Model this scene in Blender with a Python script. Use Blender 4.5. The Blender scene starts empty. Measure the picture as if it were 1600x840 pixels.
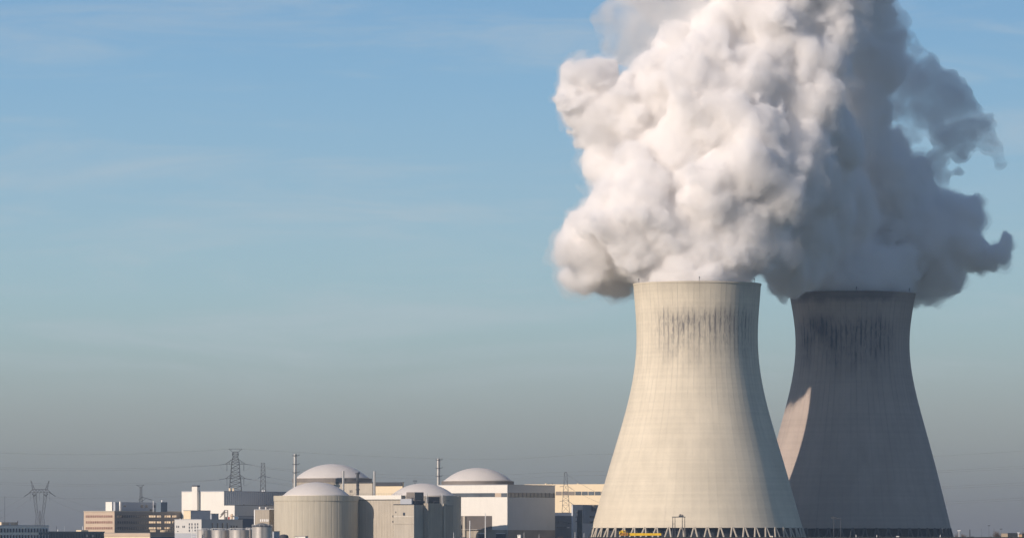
import bpy, bmesh, math, random
import numpy as np
from mathutils import Vector, noise, Matrix
R = math.radians
# ------------------------------------------------------------------ camera
F = 8333.0            # focal length in pixels of a 1600 px wide frame
CX, HY = 800.0, 843.0 # picture column straight ahead, picture row of the horizon
CAMZ = 6.0           # eye height above the plant's ground (standing on the near river bank)
scene = bpy.context.scene
cam_d = bpy.data.cameras.new('camera'); cam = bpy.data.objects.new('camera', cam_d)
scene.collection.objects.link(cam); scene.camera = cam
cam.location = (0, 0, CAMZ); cam.rotation_euler = (R(90), 0, 0)
cam_d.sensor_width = 36; cam_d.lens = 36*F/1600
cam_d.shift_y = (HY-420)/1600
cam_d.clip_start = 1; cam_d.clip_end = 80000
# ------------------------------------------------------------------ world and sun
SUN_AZ, SUN_EL = 48.8, 21.2      # degrees left of straight behind the camera, above the horizon
world = bpy.data.worlds.new('World'); scene.world = world; world.use_nodes = True
nt = world.node_tree; nt.nodes.clear()
def N(t, **kw):
    n = nt.nodes.new(t)
    for k, v in kw.items():
        setattr(n, k, v)
    return n
def mk(tree, t, op=None, ins=()):
    n = tree.nodes.new(t)
    if op is not None: n.operation = op
    for i, v in enumerate(ins):
        if v is None: continue
        if isinstance(v, bpy.types.NodeSocket): tree.links.new(v, n.inputs[i])
        else: n.inputs[i].default_value = v
    return n
sky = N('ShaderNodeTexSky'); sky.sky_type = 'NISHITA'; sky.sun_disc = False
sky.sun_elevation = R(SUN_EL); sky.sun_rotation = R(180+SUN_AZ)
sky.air_density = 1.3; sky.dust_density = 0.4; sky.ozone_density = 2.5
tc = N('ShaderNodeTexCoord'); sx = N('ShaderNodeSeparateXYZ'); nt.links.new(tc.outputs['Generated'], sx.inputs[0])
# the smog layer that lies along the horizon: a gradient over elevation (z of the direction)
ramp = N('ShaderNodeValToRGB')
sc_z = mk(nt, 'ShaderNodeMath', 'MULTIPLY', (sx.outputs[2], 5.0))
nt.links.new(sc_z.outputs[0], ramp.inputs[0])
def lin(c): return tuple(((v/255)/12.92 if v/255 <= .04045 else ((v/255+.055)/1.055)**2.4) for v in c)
SKY = [(843,(113,113,119)),(790,(123,124,126)),(740,(136,139,138)),(690,(148,152,148)),(620,(161,170,166)),(540,(165,186,186)),
       (450,(164,194,201)),(330,(155,189,207)),(200,(143,183,210)),(90,(133,177,210)),(0,(127,171,208))]
cr = ramp.color_ramp; cr.interpolation = 'B_SPLINE'
EXPO = 1.0
first = True
for py, c in SKY:
    t = (HY-py)/F; z = t/math.sqrt(1+t*t)*5.0
    e = cr.elements[0] if first else cr.elements.new(z)
    if first:
        e.position = z; cr.elements.remove(cr.elements[1]); first = False
    l = lin(c); e.color = (l[0], l[1], l[2], 1)
# faint high streaks of cirrus
mp = N('ShaderNodeMapping'); nt.links.new(tc.outputs['Generated'], mp.inputs[0])
mp.inputs['Rotation'].default_value = (0, R(6), 0); mp.inputs['Scale'].default_value = (9, 3, 70)
nz = N('ShaderNodeTexNoise'); nt.links.new(mp.outputs[0], nz.inputs['Vector'])
nz.inputs['Scale'].default_value = 1.6; nz.inputs['Detail'].default_value = 7; nz.inputs['Roughness'].default_value = .62; nz.inputs['Distortion'].default_value=.6
wr = N('ShaderNodeMapRange'); wr.interpolation_type='SMOOTHSTEP'; nt.links.new(nz.outputs[0], wr.inputs[0])
wr.inputs[1].default_value = .44; wr.inputs[2].default_value = .78; wr.inputs[3].default_value = 0; wr.inputs[4].default_value = .42
mz = N('ShaderNodeMapRange'); nt.links.new(sx.outputs[2], mz.inputs[0]); mz.interpolation_type='SMOOTHSTEP'
mz.inputs[1].default_value=.022; mz.inputs[2].default_value=.04; mz.inputs[3].default_value=0; mz.inputs[4].default_value=1
wz = mk(nt, 'ShaderNodeMath', 'MULTIPLY', (wr.outputs[0], mz.outputs[0]))
mixc = N('ShaderNodeMix', data_type='RGBA'); nt.links.new(wz.outputs[0], mixc.inputs[0])
nt.links.new(ramp.outputs[0], mixc.inputs[6]); mixc.inputs[7].default_value = (*lin((192,200,205)), 1)
bg_low = N('ShaderNodeBackground'); nt.links.new(mixc.outputs[2], bg_low.inputs[0]); bg_low.inputs[1].default_value = 1.0
tint = N('ShaderNodeVectorMath', operation='MULTIPLY'); nt.links.new(sky.outputs[0], tint.inputs[0]); tint.inputs[1].default_value = (.90,.96,1.20)   # blue tint added to the sky light to make shade bluer
bg_sky = N('ShaderNodeBackground'); nt.links.new(tint.outputs[0], bg_sky.inputs[0]); bg_sky.inputs[1].default_value = SKY_STR = 0.07
mr = N('ShaderNodeMapRange'); mr.interpolation_type='SMOOTHSTEP'; nt.links.new(sx.outputs[2], mr.inputs[0])
mr.inputs[1].default_value = .115; mr.inputs[2].default_value = .30; mr.inputs[3].default_value = 0; mr.inputs[4].default_value = 1
ms = N('ShaderNodeMixShader'); nt.links.new(mr.outputs[0], ms.inputs[0]); nt.links.new(bg_low.outputs[0], ms.inputs[1]); nt.links.new(bg_sky.outputs[0], ms.inputs[2])
wo = N('ShaderNodeOutputWorld'); nt.links.new(ms.outputs[0], wo.inputs[0])
sun_d = bpy.data.lights.new('sun', 'SUN'); sun_d.energy = 4.3; sun_d.angle = R(.5); sun_d.color = (1.0, .85, .72)
sun = bpy.data.objects.new('sun', sun_d); scene.collection.objects.link(sun)
sd = Vector((-math.sin(R(SUN_AZ))*math.cos(R(SUN_EL)), -math.cos(R(SUN_AZ))*math.cos(R(SUN_EL)), math.sin(R(SUN_EL))))
sun.rotation_euler = sd.to_track_quat('Z', 'Y').to_euler(); sun.location = sd*900
vs = scene.view_settings; vs.view_transform = 'Standard'; vs.look = 'None'; vs.exposure = 0.0; vs.gamma = 1
cy = scene.cycles
cy.max_bounces = 80; cy.volume_bounces = 48; cy.diffuse_bounces = 3; cy.glossy_bounces = 2; cy.transparent_max_bounces = 48
cy.use_denoising = True
cy.volume_step_rate = 1.0; cy.use_adaptive_sampling = True; cy.adaptive_threshold = 0.02
# ------------------------------------------------------------------ helpers
def X(px, d): return (px-CX)*d/F
def Z(py, d): return CAMZ + (HY-py)*d/F
C = scene.collection
def tag(o, label=None, cat=None, group=None, kind=None):
    for k, v in (('label', label), ('category', cat), ('group', group), ('kind', kind)):
        if v: o[k] = v
    return o
def empty(name, loc, label, cat, group=None, rz=0):
    o = bpy.data.objects.new(name, None); C.objects.link(o); o.location = loc; o.rotation_euler = (0, 0, rz); o.empty_display_size = 5
    return tag(o, label, cat, group)
def mesh_obj(name, verts, faces, m, parent=None, smooth=False, loc=None):
    me = bpy.data.meshes.new(name); me.from_pydata([tuple(v) for v in verts], [], faces)
    if smooth: me.polygons.foreach_set('use_smooth', [True]*len(me.polygons))
    me.materials.append(m); me.update()
    o = bpy.data.objects.new(name, me); C.objects.link(o)
    if parent: o.parent = parent
    if loc is not None: o.location = loc
    return o
class MB:
    def __init__(s): s.v = []; s.f = []
    def quadbox(s, pts):      # 8 points: bottom 4 ccw, top 4 ccw
        b = len(s.v); s.v += [tuple(p) for p in pts]
        s.f += [(b+3,b+2,b+1,b), (b+4,b+5,b+6,b+7)] + [(b+i, b+(i+1)%4, b+4+(i+1)%4, b+4+i) for i in range(4)]
        return s
    def box(s, x0, x1, y0, y1, z0, z1):
        return s.quadbox([(x0,y0,z0),(x1,y0,z0),(x1,y1,z0),(x0,y1,z0),(x0,y0,z1),(x1,y0,z1),(x1,y1,z1),(x0,y1,z1)])
    def bar(s, a, b, r, n=4, r2=None):
        a = Vector(a); b = Vector(b); d = (b-a)
        if d.length < 1e-6: return s
        d.normalize(); up = Vector((0,0,1)) if abs(d.z) < .95 else Vector((1,0,0))
        u = d.cross(up).normalized(); w = d.cross(u); r2 = r if r2 is None else r2
        k = len(s.v)
        for p, rr in ((a, r), (b, r2)):
            for i in range(n):
                t = 2*math.pi*(i+.5)/n; s.v.append(tuple(p + u*math.cos(t)*rr + w*math.sin(t)*rr))
        s.f += [(k+i, k+(i+1)%n, k+n+(i+1)%n, k+n+i) for i in range(n)] + [tuple(range(k+n-1, k-1, -1)), tuple(range(k+n, k+2*n))]
        return s
    def lathe(s, prof, n=48, cx=0, cy=0, cap=True):
        k = len(s.v)
        for r, z in prof:
            for i in range(n):
                t = 2*math.pi*i/n; s.v.append((cx+r*math.cos(t), cy+r*math.sin(t), z))
        for j in range(len(prof)-1):
            for i in range(n):
                s.f.append((k+j*n+i, k+j*n+(i+1)%n, k+(j+1)*n+(i+1)%n, k+(j+1)*n+i))
        if cap:
            s.f.append(tuple(range(k+n-1, k-1, -1))); s.f.append(tuple(range(k+(len(prof)-1)*n, k+len(prof)*n)))
        return s
    def prism(s, pts, z0, z1):
        k = len(s.v); n = len(pts)
        s.v += [(x,y,z0) for x,y in pts] + [(x,y,z1) for x,y in pts]
        s.f += [tuple(range(k+n-1,k-1,-1)), tuple(range(k+n,k+2*n))] + [(k+i,k+(i+1)%n,k+n+(i+1)%n,k+n+i) for i in range(n)]
        return s
    def build(s, name, m, parent=None, smooth=False, loc=None):
        o = mesh_obj(name, s.v, s.f, m, parent, False, loc)
        bm = bmesh.new(); bm.from_mesh(o.data); bmesh.ops.recalc_face_normals(bm, faces=bm.faces)
        bm.to_mesh(o.data); bm.free()
        if smooth:
            o.data.polygons.foreach_set('use_smooth', [True]*len(o.data.polygons))
            o.data.set_sharp_from_angle(angle=R(35))
        return o
# ------------------------------------------------------------------ materials
def mat(name, rgb, rough=.8, metal=0, var=.12, scale=.15, streak=0, spec=.3, bump=0):
    m = bpy.data.materials.new(name); m.use_nodes = True; t = m.node_tree; b = t.nodes['Principled BSDF']
    b.inputs['Roughness'].default_value = rough; b.inputs['Metallic'].default_value = metal
    b.inputs['Specular IOR Level'].default_value = spec
    c = t.nodes.new('ShaderNodeTexCoord')
    n = t.nodes.new('ShaderNodeTexNoise'); n.inputs['Scale'].default_value = scale; n.inputs['Detail'].default_value = 6; n.inputs['Roughness'].default_value=.6
    t.links.new(c.outputs['Object'], n.inputs['Vector'])
    src = n.outputs[0]
    if streak:       # rain streaks that run down the wall
        mpn = t.nodes.new('ShaderNodeMapping'); mpn.inputs['Scale'].default_value = (1.2,1.2,.06); t.links.new(c.outputs['Object'], mpn.inputs[0])
        n2 = t.nodes.new('ShaderNodeTexNoise'); n2.inputs['Scale'].default_value = .9; n2.inputs['Detail'].default_value = 4; t.links.new(mpn.outputs[0], n2.inputs['Vector'])
        src = mk(t, 'ShaderNodeMix', None, (streak, None, src, n2.outputs[0])).outputs[0]
    r = t.nodes.new('ShaderNodeMapRange'); t.links.new(src, r.inputs[0]); r.inputs[1].default_value=.3; r.inputs[2].default_value=.7
    r.inputs[3].default_value = 1-var; r.inputs[4].default_value = 1+var*.6
    mx = t.nodes.new('ShaderNodeVectorMath'); mx.operation = 'SCALE'; mx.inputs[0].default_value = rgb; t.links.new(r.outputs[0], mx.inputs['Scale'])
    t.links.new(mx.outputs[0], b.inputs['Base Color'])
    return m
M = dict(
    white = mat('white_cladding', (.80,.76,.68), .6, var=.05, streak=.5),
    cream = mat('cream_cladding', (.80,.66,.45), .6, var=.05, streak=.5),
    grey  = mat('grey_cladding', (.42,.44,.47), .6, var=.06, streak=.5),
    band  = mat('band_glazing', (.10,.115,.13), .25, var=.35, scale=.08, spec=.5),
    glass = mat('window_glass', (.05,.06,.08), .15, var=.3, spec=.5),
    warmglass = mat('blind_window', (.30,.17,.13), .4, var=.45, scale=.6),
    litglass = mat('mirror_glass', (.95,.80,.62), .12, metal=.95, var=.3, scale=.7),
    conc  = mat('weathered_concrete', (.40,.35,.28), .9, var=.22, streak=.6),
    conc2 = mat('pale_concrete', (.50,.445,.36), .9, var=.16, streak=.6),
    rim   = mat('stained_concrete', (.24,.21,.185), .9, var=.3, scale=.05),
    dome  = mat('dome_paint', (.68,.635,.58), .55, var=.05, scale=.06),
    tan   = mat('tan_render', (.56,.44,.33), .8, var=.07),
    blue  = mat('blue_green_cladding', (.055,.10,.13), .5, var=.15),
    dblue = mat('deep_blue_cladding', (.04,.09,.17), .5, var=.1),
    steel = mat('stack_steel', (.55,.52,.48), .38, metal=.75, var=.1, scale=.3),
    tank  = mat('tank_steel', (.50,.47,.43), .45, metal=.35, var=.22, scale=.25, streak=.5),
    galv  = mat('galvanised_steel', (.11,.115,.12), .6, metal=.3, var=.1),
    dark  = mat('dark_steel', (.06,.065,.075), .7, var=.2),
    wire  = mat('wire_aluminium', (.16,.165,.17), .6, var=.05),
    yellow= mat('crane_yellow', (.90,.56,.02), .45, var=.1, scale=.5),
    red   = mat('red_paint', (.45,.05,.04), .5),
    whitep= mat('white_paint', (.80,.79,.76), .5, var=.04),
    fillp = mat('fill_pack', (.035,.042,.055), .9, var=.5, scale=.05, streak=.6),
    roofm = mat('roof_gravel', (.20,.20,.20), .95),
)
# ------------------------------------------------------------------ cooling towers
def tower_mat(name, base, stain_amt, seed, nrib, dark_col, centre=-82, broad_amt=.55, cap_amt=.12):
    m = bpy.data.materials.new(name); m.use_nodes = True; t = m.node_tree; b = t.nodes['Principled BSDF']
    b.inputs['Roughness'].default_value = .95; b.inputs['Specular IOR Level'].default_value = .1
    L = t.links.new
    c = t.nodes.new('ShaderNodeTexCoord'); s = t.nodes.new('ShaderNodeSeparateXYZ'); L(c.outputs['Object'], s.inputs[0])
    def m_(op, *i): return mk(t, 'ShaderNodeMath', op, i).outputs[0]
    def rng(v, a, b_, c_, d, smooth=True):
        r = t.nodes.new('ShaderNodeMapRange'); r.interpolation_type = 'SMOOTHSTEP' if smooth else 'LINEAR'
        L(v, r.inputs[0])
        for k, q in zip((1,2,3,4), (a,b_,c_,d)): r.inputs[k].default_value = q
        return r.outputs[0]
    ang = m_('ARCTAN2', s.outputs[1], s.outputs[0])
    u = m_('MULTIPLY', ang, nrib/(2*math.pi))           # one unit per rib
    z = s.outputs[2]
    fr = m_('FRACT', m_('ADD', u, 500.0)); dd = m_('ABSOLUTE', m_('SUBTRACT', fr, .5))   # .5 on the rib line
    def nz(su, sz, scale=1, det=4, off=0, rough=.6):
        v = t.nodes.new('ShaderNodeCombineXYZ'); L(m_('MULTIPLY', u, su), v.inputs[0]); L(m_('MULTIPLY', z, sz), v.inputs[1]); v.inputs[2].default_value = off+seed
        n = t.nodes.new('ShaderNodeTexNoise'); n.inputs['Scale'].default_value = scale; n.inputs['Detail'].default_value = det; n.inputs['Roughness'].default_value = rough
        L(v.outputs[0], n.inputs['Vector']); return n.outputs[0]
    # dark joint along every rib, of changing strength
    line = m_('MULTIPLY', rng(dd, .36, .49, 0, 1), rng(nz(1.1, .018, off=3), .38, .68, .05, .42))
    linefade = rng(z, 60, 150, .25, 1.0)
    line = m_('MULTIPLY', line, linefade)
    # algae and soot blotches that hang between the ribs in a band below the rim
    blot = rng(nz(2.6, .085, off=11, det=8, rough=.75), .42, .52, 0, 1)
    blot2 = m_('MAXIMUM', rng(dd, .20, .42, .15, 1), rng(nz(3.5, .25, off=17, det=5), .5, .62, 0, .8))
    edge = m_('ADD', z, m_('MULTIPLY', nz(.8, 0.0, off=31, det=3), 46.0))
    topz = m_('ADD', z, m_('MULTIPLY', nz(.9, .02, off=61, det=5), 22.0))
    band = m_('MULTIPLY', rng(topz, 159, 173, 1, 0), rng(edge, 130 , 178, 0, 1))
    rowmask = rng(nz(.16, .002, off=29, det=1), .34, .5, .3, 1)
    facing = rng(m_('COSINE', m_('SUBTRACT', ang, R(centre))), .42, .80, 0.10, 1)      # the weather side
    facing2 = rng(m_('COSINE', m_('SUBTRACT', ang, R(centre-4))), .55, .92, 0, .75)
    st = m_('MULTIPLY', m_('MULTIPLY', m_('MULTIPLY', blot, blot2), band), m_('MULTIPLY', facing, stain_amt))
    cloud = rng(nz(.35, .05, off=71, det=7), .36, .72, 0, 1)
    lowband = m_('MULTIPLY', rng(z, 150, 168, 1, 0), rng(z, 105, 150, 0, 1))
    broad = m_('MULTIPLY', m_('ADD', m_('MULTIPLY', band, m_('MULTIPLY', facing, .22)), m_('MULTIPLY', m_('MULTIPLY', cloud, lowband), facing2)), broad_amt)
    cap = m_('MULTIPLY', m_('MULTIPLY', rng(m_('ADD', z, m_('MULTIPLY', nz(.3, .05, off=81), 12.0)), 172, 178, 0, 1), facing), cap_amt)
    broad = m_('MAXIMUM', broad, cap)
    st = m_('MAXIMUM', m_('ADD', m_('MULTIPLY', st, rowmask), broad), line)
    # grey film and lift rings
    film = rng(nz(.35, .03, off=41, det=8, rough=.7), .35, .7, -.07, .07)
    ring = m_('MULTIPLY', rng(nz(.03, .55, off=47, det=3), .35, .65, -.035, .03), 1.0)
    top = rng(z, 160, 171, 0, -.13)
    tone = m_('ADD', m_('ADD', m_('ADD', film, ring), top), 1.0)
    vm = t.nodes.new('ShaderNodeVectorMath'); vm.operation = 'SCALE'; vm.inputs[0].default_value = base; L(tone, vm.inputs['Scale'])
    mx = t.nodes.new('ShaderNodeMix'); mx.data_type = 'RGBA'; L(st, mx.inputs[0]); L(vm.outputs[0], mx.inputs[6]); mx.inputs[7].default_value = (*dark_col, 1)
    L(mx.outputs[2], b.inputs['Base Color'])
    return m
def interp(prof, z):
    for (r0, z0), (r1, z1) in zip(prof, prof[1:]):
        if z <= z1: return r0 + (r1-r0)*(z-z0)/(z1-z0)
    return prof[-1][0]
def smooth_profile(prof, n):
    zs = np.array([p[1] for p in prof]); rs = np.array([p[0] for p in prof])
    co = np.polyfit(zs/100, rs, 6); z = np.linspace(zs[0], zs[-1], n)
    return [(float(np.polyval(co, q/100)), float(q)) for q in z]
def cooling_tower(cx_px, d, hw, label, m, nrib, legm):
    x = X(cx_px, d); t = empty('cooling_tower', (x, d, 0), label, 'cooling tower', 'cooling towers')
    prof = [(h*d/F, Z(py, d)) for py, h in sorted(hw, key=lambda q: -q[0])]
    P = smooth_profile(prof, 56)
    n = nrib*6; mb = MB()
    rings = [(r, z, 1) for r, z in P] + [(P[-1][0]+.35, P[-1][1]+.02, 0), (P[-1][0]+.35, P[-1][1]+1.1, 0), (P[-1][0]-1.2, P[-1][1]+1.1, 0)] + [(r-1.0, z, 0) for r, z in reversed(P)]
    for r, z, rb in rings:
        for i in range(n):
            a = 2*math.pi*i/n; rr = r + (.04 if (rb and i % 6 == 0) else 0)
            mb.v.append((rr*math.cos(a), rr*math.sin(a), z))
    K = len(rings)
    for j in range(K):
        j2 = (j+1) % K
        for i in range(n): mb.f.append((j*n+i, j*n+(i+1)%n, j2*n+(i+1)%n, j2*n+i))
    sh = mb.build('shell', m, t, smooth=True)
    z0 = P[0][1]; r0 = P[0][0]; slope = (P[0][0]-P[3][0])/(P[3][1]-P[0][1])
    rb = r0 + slope*z0
    # V shaped legs carrying the shell
    NV = 52
    for i in range(NV):
        a0 = 2*math.pi*(i+.5)/NV; leg = MB()
        for sgn in (-1, 1):
            a1 = a0 + sgn*math.pi/NV*.93
            leg.bar((rb*math.cos(a1), rb*math.sin(a1), .02), ((r0-.3)*math.cos(a0+sgn*.006), (r0-.3)*math.sin(a0+sgn*.006), z0+.3), .62, 6, .55)
        leg.build('leg', legm, t)
    MB().lathe([(rb-9, .0), (rb-9, z0-.6), (rb-14, z0+.5)], 96).build('fill_pack', M['fillp'], t)
    MB().lathe([(rb+3, 0), (rb+3, 1.6), (rb+2.4, 1.6), (rb+2.4, 0)], 96, cap=False).build('basin_wall', M['conc'], t)
    for a in (-90-69+180-0, -90, -90+62, 90, 150, 30):
        if a == 21: a = -159
        aa = R(a); rr = P[-1][0]-.4; zt = P[-1][1]+1.1
        q = (rr*math.cos(aa), rr*math.sin(aa))
        MB().bar((q[0], q[1], zt-.1), (q[0], q[1], zt+1.8), .16, 6).lathe([(.35, zt+1.8), (.4, zt+2.6), (.1, zt+2.9)], 8, q[0], q[1]).build('warning_light', M['dark'], t)
    return t, P
D1, D2 = 3500.0, 3657.0
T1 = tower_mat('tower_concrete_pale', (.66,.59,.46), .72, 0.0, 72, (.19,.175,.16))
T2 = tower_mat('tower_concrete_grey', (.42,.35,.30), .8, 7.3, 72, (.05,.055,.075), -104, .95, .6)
hw1 = [(446,99.5),(469,98),(490,96),(532,94.7),(570,97.5),(608,103.4),(640,111),(657.5,116),(695,127),(732,138.2),(770,149),(824,165)]
hw2 = [(461,98),(475,95.5),(500,91.5),(545,89),(585,93),(620,100.5),(657,110),(695,120.5),(732,130.5),(770,140),(825,153.5)]
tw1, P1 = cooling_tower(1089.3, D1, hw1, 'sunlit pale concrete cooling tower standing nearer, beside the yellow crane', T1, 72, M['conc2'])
tw2, P2 = cooling_tower(1332, D2, hw2, 'shadowed dark grey cooling tower standing behind the sunlit one', T2, 72, mat('shaded_leg_concrete', (.10,.095,.095), .95))  # rear legs coloured dark for the shadow they stand in
# ------------------------------------------------------------------ steam
def rim_clear(co):
    for tw, P_ in ((tw1, P1), (tw2, P2)):                 # nothing hangs over the front of a rim
        zr = P_[-1][1]+1.3; rr = P_[-1][0]; dx = co[:,0]-tw.location.x; dy = co[:,1]-tw.location.y; h = np.hypot(dx, dy)+1e-6
        w = (co[:,2] < zr+.4) & (h > rr-3) & (h < rr+12) & (dy < rr*.6); k = (rr-3)/h
        co[w,0] = tw.location.x + (dx*k)[w]; co[w,1] = tw.location.y + (dy*k)[w]
    return co
def blocked(c, r):
    for tw, P_, in ((tw1, P1), (tw2, P2)):
        zr = P_[-1][1]+1; rr = P_[-1][0]
        dx = c.x-tw.location.x; dy = c.y-tw.location.y; h = math.hypot(dx, dy)
        if c.z-r*1.05 < zr and h+r > rr-2 and h-r < rr+6 and dy < rr*.75 : return True
    return False
def plume(name, lobes, dbase, label, voxel, sigma, seed, amps, child=(10,5), wisp=None, albedo=(.990,.985,.980), fringe=None):
    noise.seed_set(SEEDS[seed-1]); rnd = random.Random(seed); sph = []
    for (px, py, r, dy, *k) in lobes:
        d = dbase+dy; rr = r*d/F; kk = k[0] if k else 1.0
        sph.append((Vector((X(px, d), d, Z(py, d))), rr*.965, 0, kk))
    out = list(sph)
    for c, r, _, kk in sph:
        for i in range(int(child[0]*kk)):
            v = Vector((rnd.gauss(0,1), rnd.gauss(0,1), rnd.gauss(0,1))).normalized()
            r1 = r*rnd.uniform(.26,.46); c1 = c + v*(r*.97-r1*.45)
            if blocked(c1, r1): continue
            out.append((c1, r1, 1, kk))
            for j in range(child[1]):
                w = (v*1.0 + Vector((rnd.gauss(0,1), rnd.gauss(0,1), rnd.gauss(0,1))).normalized()*1.3).normalized()
                r2 = r1*rnd.uniform(.28,.5); c2 = c1 + w*(r1-r2*.4)
                if not blocked(c2, r2): out.append((c2, r2, 2, kk))
    bm = bmesh.new(); bmesh.ops.create_icosphere(bm, subdivisions=3, radius=1)
    sv = np.array([v.co[:] for v in bm.verts]); sf = np.array([[v.index for v in f.verts] for f in bm.faces]); bm.free()
    bm = bmesh.new(); bmesh.ops.create_icosphere(bm, subdivisions=2, radius=1)
    lv = np.array([v.co[:] for v in bm.verts]); lf = np.array([[v.index for v in f.verts] for f in bm.faces]); bm.free()
    V = []; Fc = []; off = 0
    ox = Vector((X(lobes[0][0], dbase), dbase, Z(lobes[0][1], dbase)))
    for c, r, lev, kk in out:
        a, b = (sv, sf) if lev == 0 else (lv, lf)
        V.append(a*r + np.array((c-ox)[:])); Fc.append(b+off); off += len(a)
    V = np.vstack(V); Fc = np.vstack(Fc)
    me = bpy.data.meshes.new(name); me.from_pydata(V.tolist(), [], Fc.tolist())
    o = bpy.data.objects.new(name, me); C.objects.link(o)
    md = o.modifiers.new('r', 'REMESH'); md.mode = 'VOXEL'; md.voxel_size = voxel; md.adaptivity = 0
    def bake():
        nonlocal me
        dg = bpy.context.evaluated_depsgraph_get(); dg.update()
        new = bpy.data.meshes.new_from_object(o.evaluated_get(dg)); o.modifiers.clear(); old = o.data; o.data = new; bpy.data.meshes.remove(old); me = new
    bake()
    def displace(fn):
        n = len(me.vertices); co = np.empty(n*3, 'f'); me.vertices.foreach_get('co', co); co = co.reshape(-1,3)
        no = np.empty(n*3, 'f'); me.vertex_normals.foreach_get('vector', no); no = no.reshape(-1,3)
        dsp = fn(co, no); co = co + dsp; me.vertices.foreach_set('co', co.ravel()); me.update()
    sd_ = Vector((seed*3.1, seed*1.7, 0))
    def warp(co, no):
        return np.array([noise.turbulence_vector(Vector(c)/38+sd_, 3, False)[:] for c in co])*amps[0]
    displace(warp)
    for (scale, amp) in amps[1:]:
        def bil(co, no, scale=scale, amp=amp):
            out_ = np.empty(len(co))
            for i, c in enumerate(co):
                q = Vector(c)/scale + sd_
                dist = noise.voronoi(q, distance_metric='DISTANCE')[0]
                out_[i] = (.30 - dist[0]*dist[0])
            return no*(out_*amp)[:,None]
        displace(bil)
    md = o.modifiers.new('r', 'REMESH'); md.mode = 'VOXEL'; md.voxel_size = voxel*.9
    bake()
    n_ = len(me.vertices); co = np.empty(n_*3, 'f'); me.vertices.foreach_get('co', co); co = co.reshape(-1,3)+np.array(ox[:])
    co = rim_clear(co)
    co -= np.array(ox[:]); me.vertices.foreach_set('co', co.ravel()); me.update()
    o.location = ox
    me.polygons.foreach_set('use_smooth', [True]*len(me.polygons))
    m = bpy.data.materials.new(name+'_vapour'); m.use_nodes = True; t = m.node_tree; t.nodes.clear()
    vp = t.nodes.new('ShaderNodeVolumePrincipled'); vp.inputs['Color'].default_value = (*albedo,1); vp.inputs['Anisotropy'].default_value = .0
    vp.inputs['Density'].default_value = sigma
    if wisp:
        c_ = t.nodes.new('ShaderNodeTexCoord'); n_ = t.nodes.new('ShaderNodeTexNoise'); t.links.new(c_.outputs['Object'], n_.inputs['Vector'])
        n_.inputs['Scale'].default_value = wisp[0]; n_.inputs['Detail'].default_value = 5; n_.inputs['Roughness'].default_value=.65; n_.inputs['Distortion'].default_value=.8
        r_ = t.nodes.new('ShaderNodeMapRange'); t.links.new(n_.outputs[0], r_.inputs[0]); r_.inputs[1].default_value=wisp[1]; r_.inputs[2].default_value=wisp[2]; r_.inputs[3].default_value=0; r_.inputs[4].default_value=sigma
        t.links.new(r_.outputs[0], vp.inputs['Density'])
    mo = t.nodes.new('ShaderNodeOutputMaterial'); t.links.new(vp.outputs[0], mo.inputs['Volume'])
    me.materials.clear(); me.materials.append(m)
    tag(o, label, 'steam')
    print(name, len(me.vertices))
    for fs, fd in (fringe or ()):                        # the torn, half transparent skin of vapour round the dense cloud
        f = bpy.data.objects.new('vapour_fringe', me.copy()); C.objects.link(f); f.parent = o; fm_ = f.data
        n_ = len(fm_.vertices); co = np.empty(n_*3, 'f'); fm_.vertices.foreach_get('co', co); co = co.reshape(-1,3)
        no = np.empty(n_*3, 'f'); fm_.vertex_normals.foreach_get('vector', no); no = no.reshape(-1,3)
        am = np.empty(n_)
        for i, c in enumerate(co):
            v = Vector(c); am[i] = 1.2 + 9.0*max(0, noise.fractal(v/16+sd_, 1.0, 2.0, 4)+.05) + 2.5*noise.noise(v/3.5+sd_)
        am = np.clip(am, -1.5, 8)*fs
        co = co + no*am[:,None] + np.array([noise.turbulence_vector(Vector(c)/6+sd_, 2, False)[:] for c in co])*1.6*(.5+fs/2)
        wz = co + np.array(ox[:])
        fm_.vertices.foreach_set('co', co.ravel()); fm_.update()
        md = f.modifiers.new('r', 'REMESH'); md.mode = 'VOXEL'; md.voxel_size = 1.2
        dg = bpy.context.evaluated_depsgraph_get(); dg.update(); nf = bpy.data.meshes.new_from_object(f.evaluated_get(dg)); f.modifiers.clear(); f.data = nf
        n_ = len(nf.vertices); co = np.empty(n_*3, 'f'); nf.vertices.foreach_get('co', co); co = rim_clear(co.reshape(-1,3)+np.array(ox[:]))-np.array(ox[:]); nf.vertices.foreach_set('co', co.ravel())
        nf.polygons.foreach_set('use_smooth', [True]*len(nf.polygons)); nf.update()
        m2 = m.copy(); m2.name = name+'_fringe'; m2.node_tree.nodes['Principled Volume'].inputs['Density'].default_value = fd
        nf.materials.clear(); nf.materials.append(m2)
    return o
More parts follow.
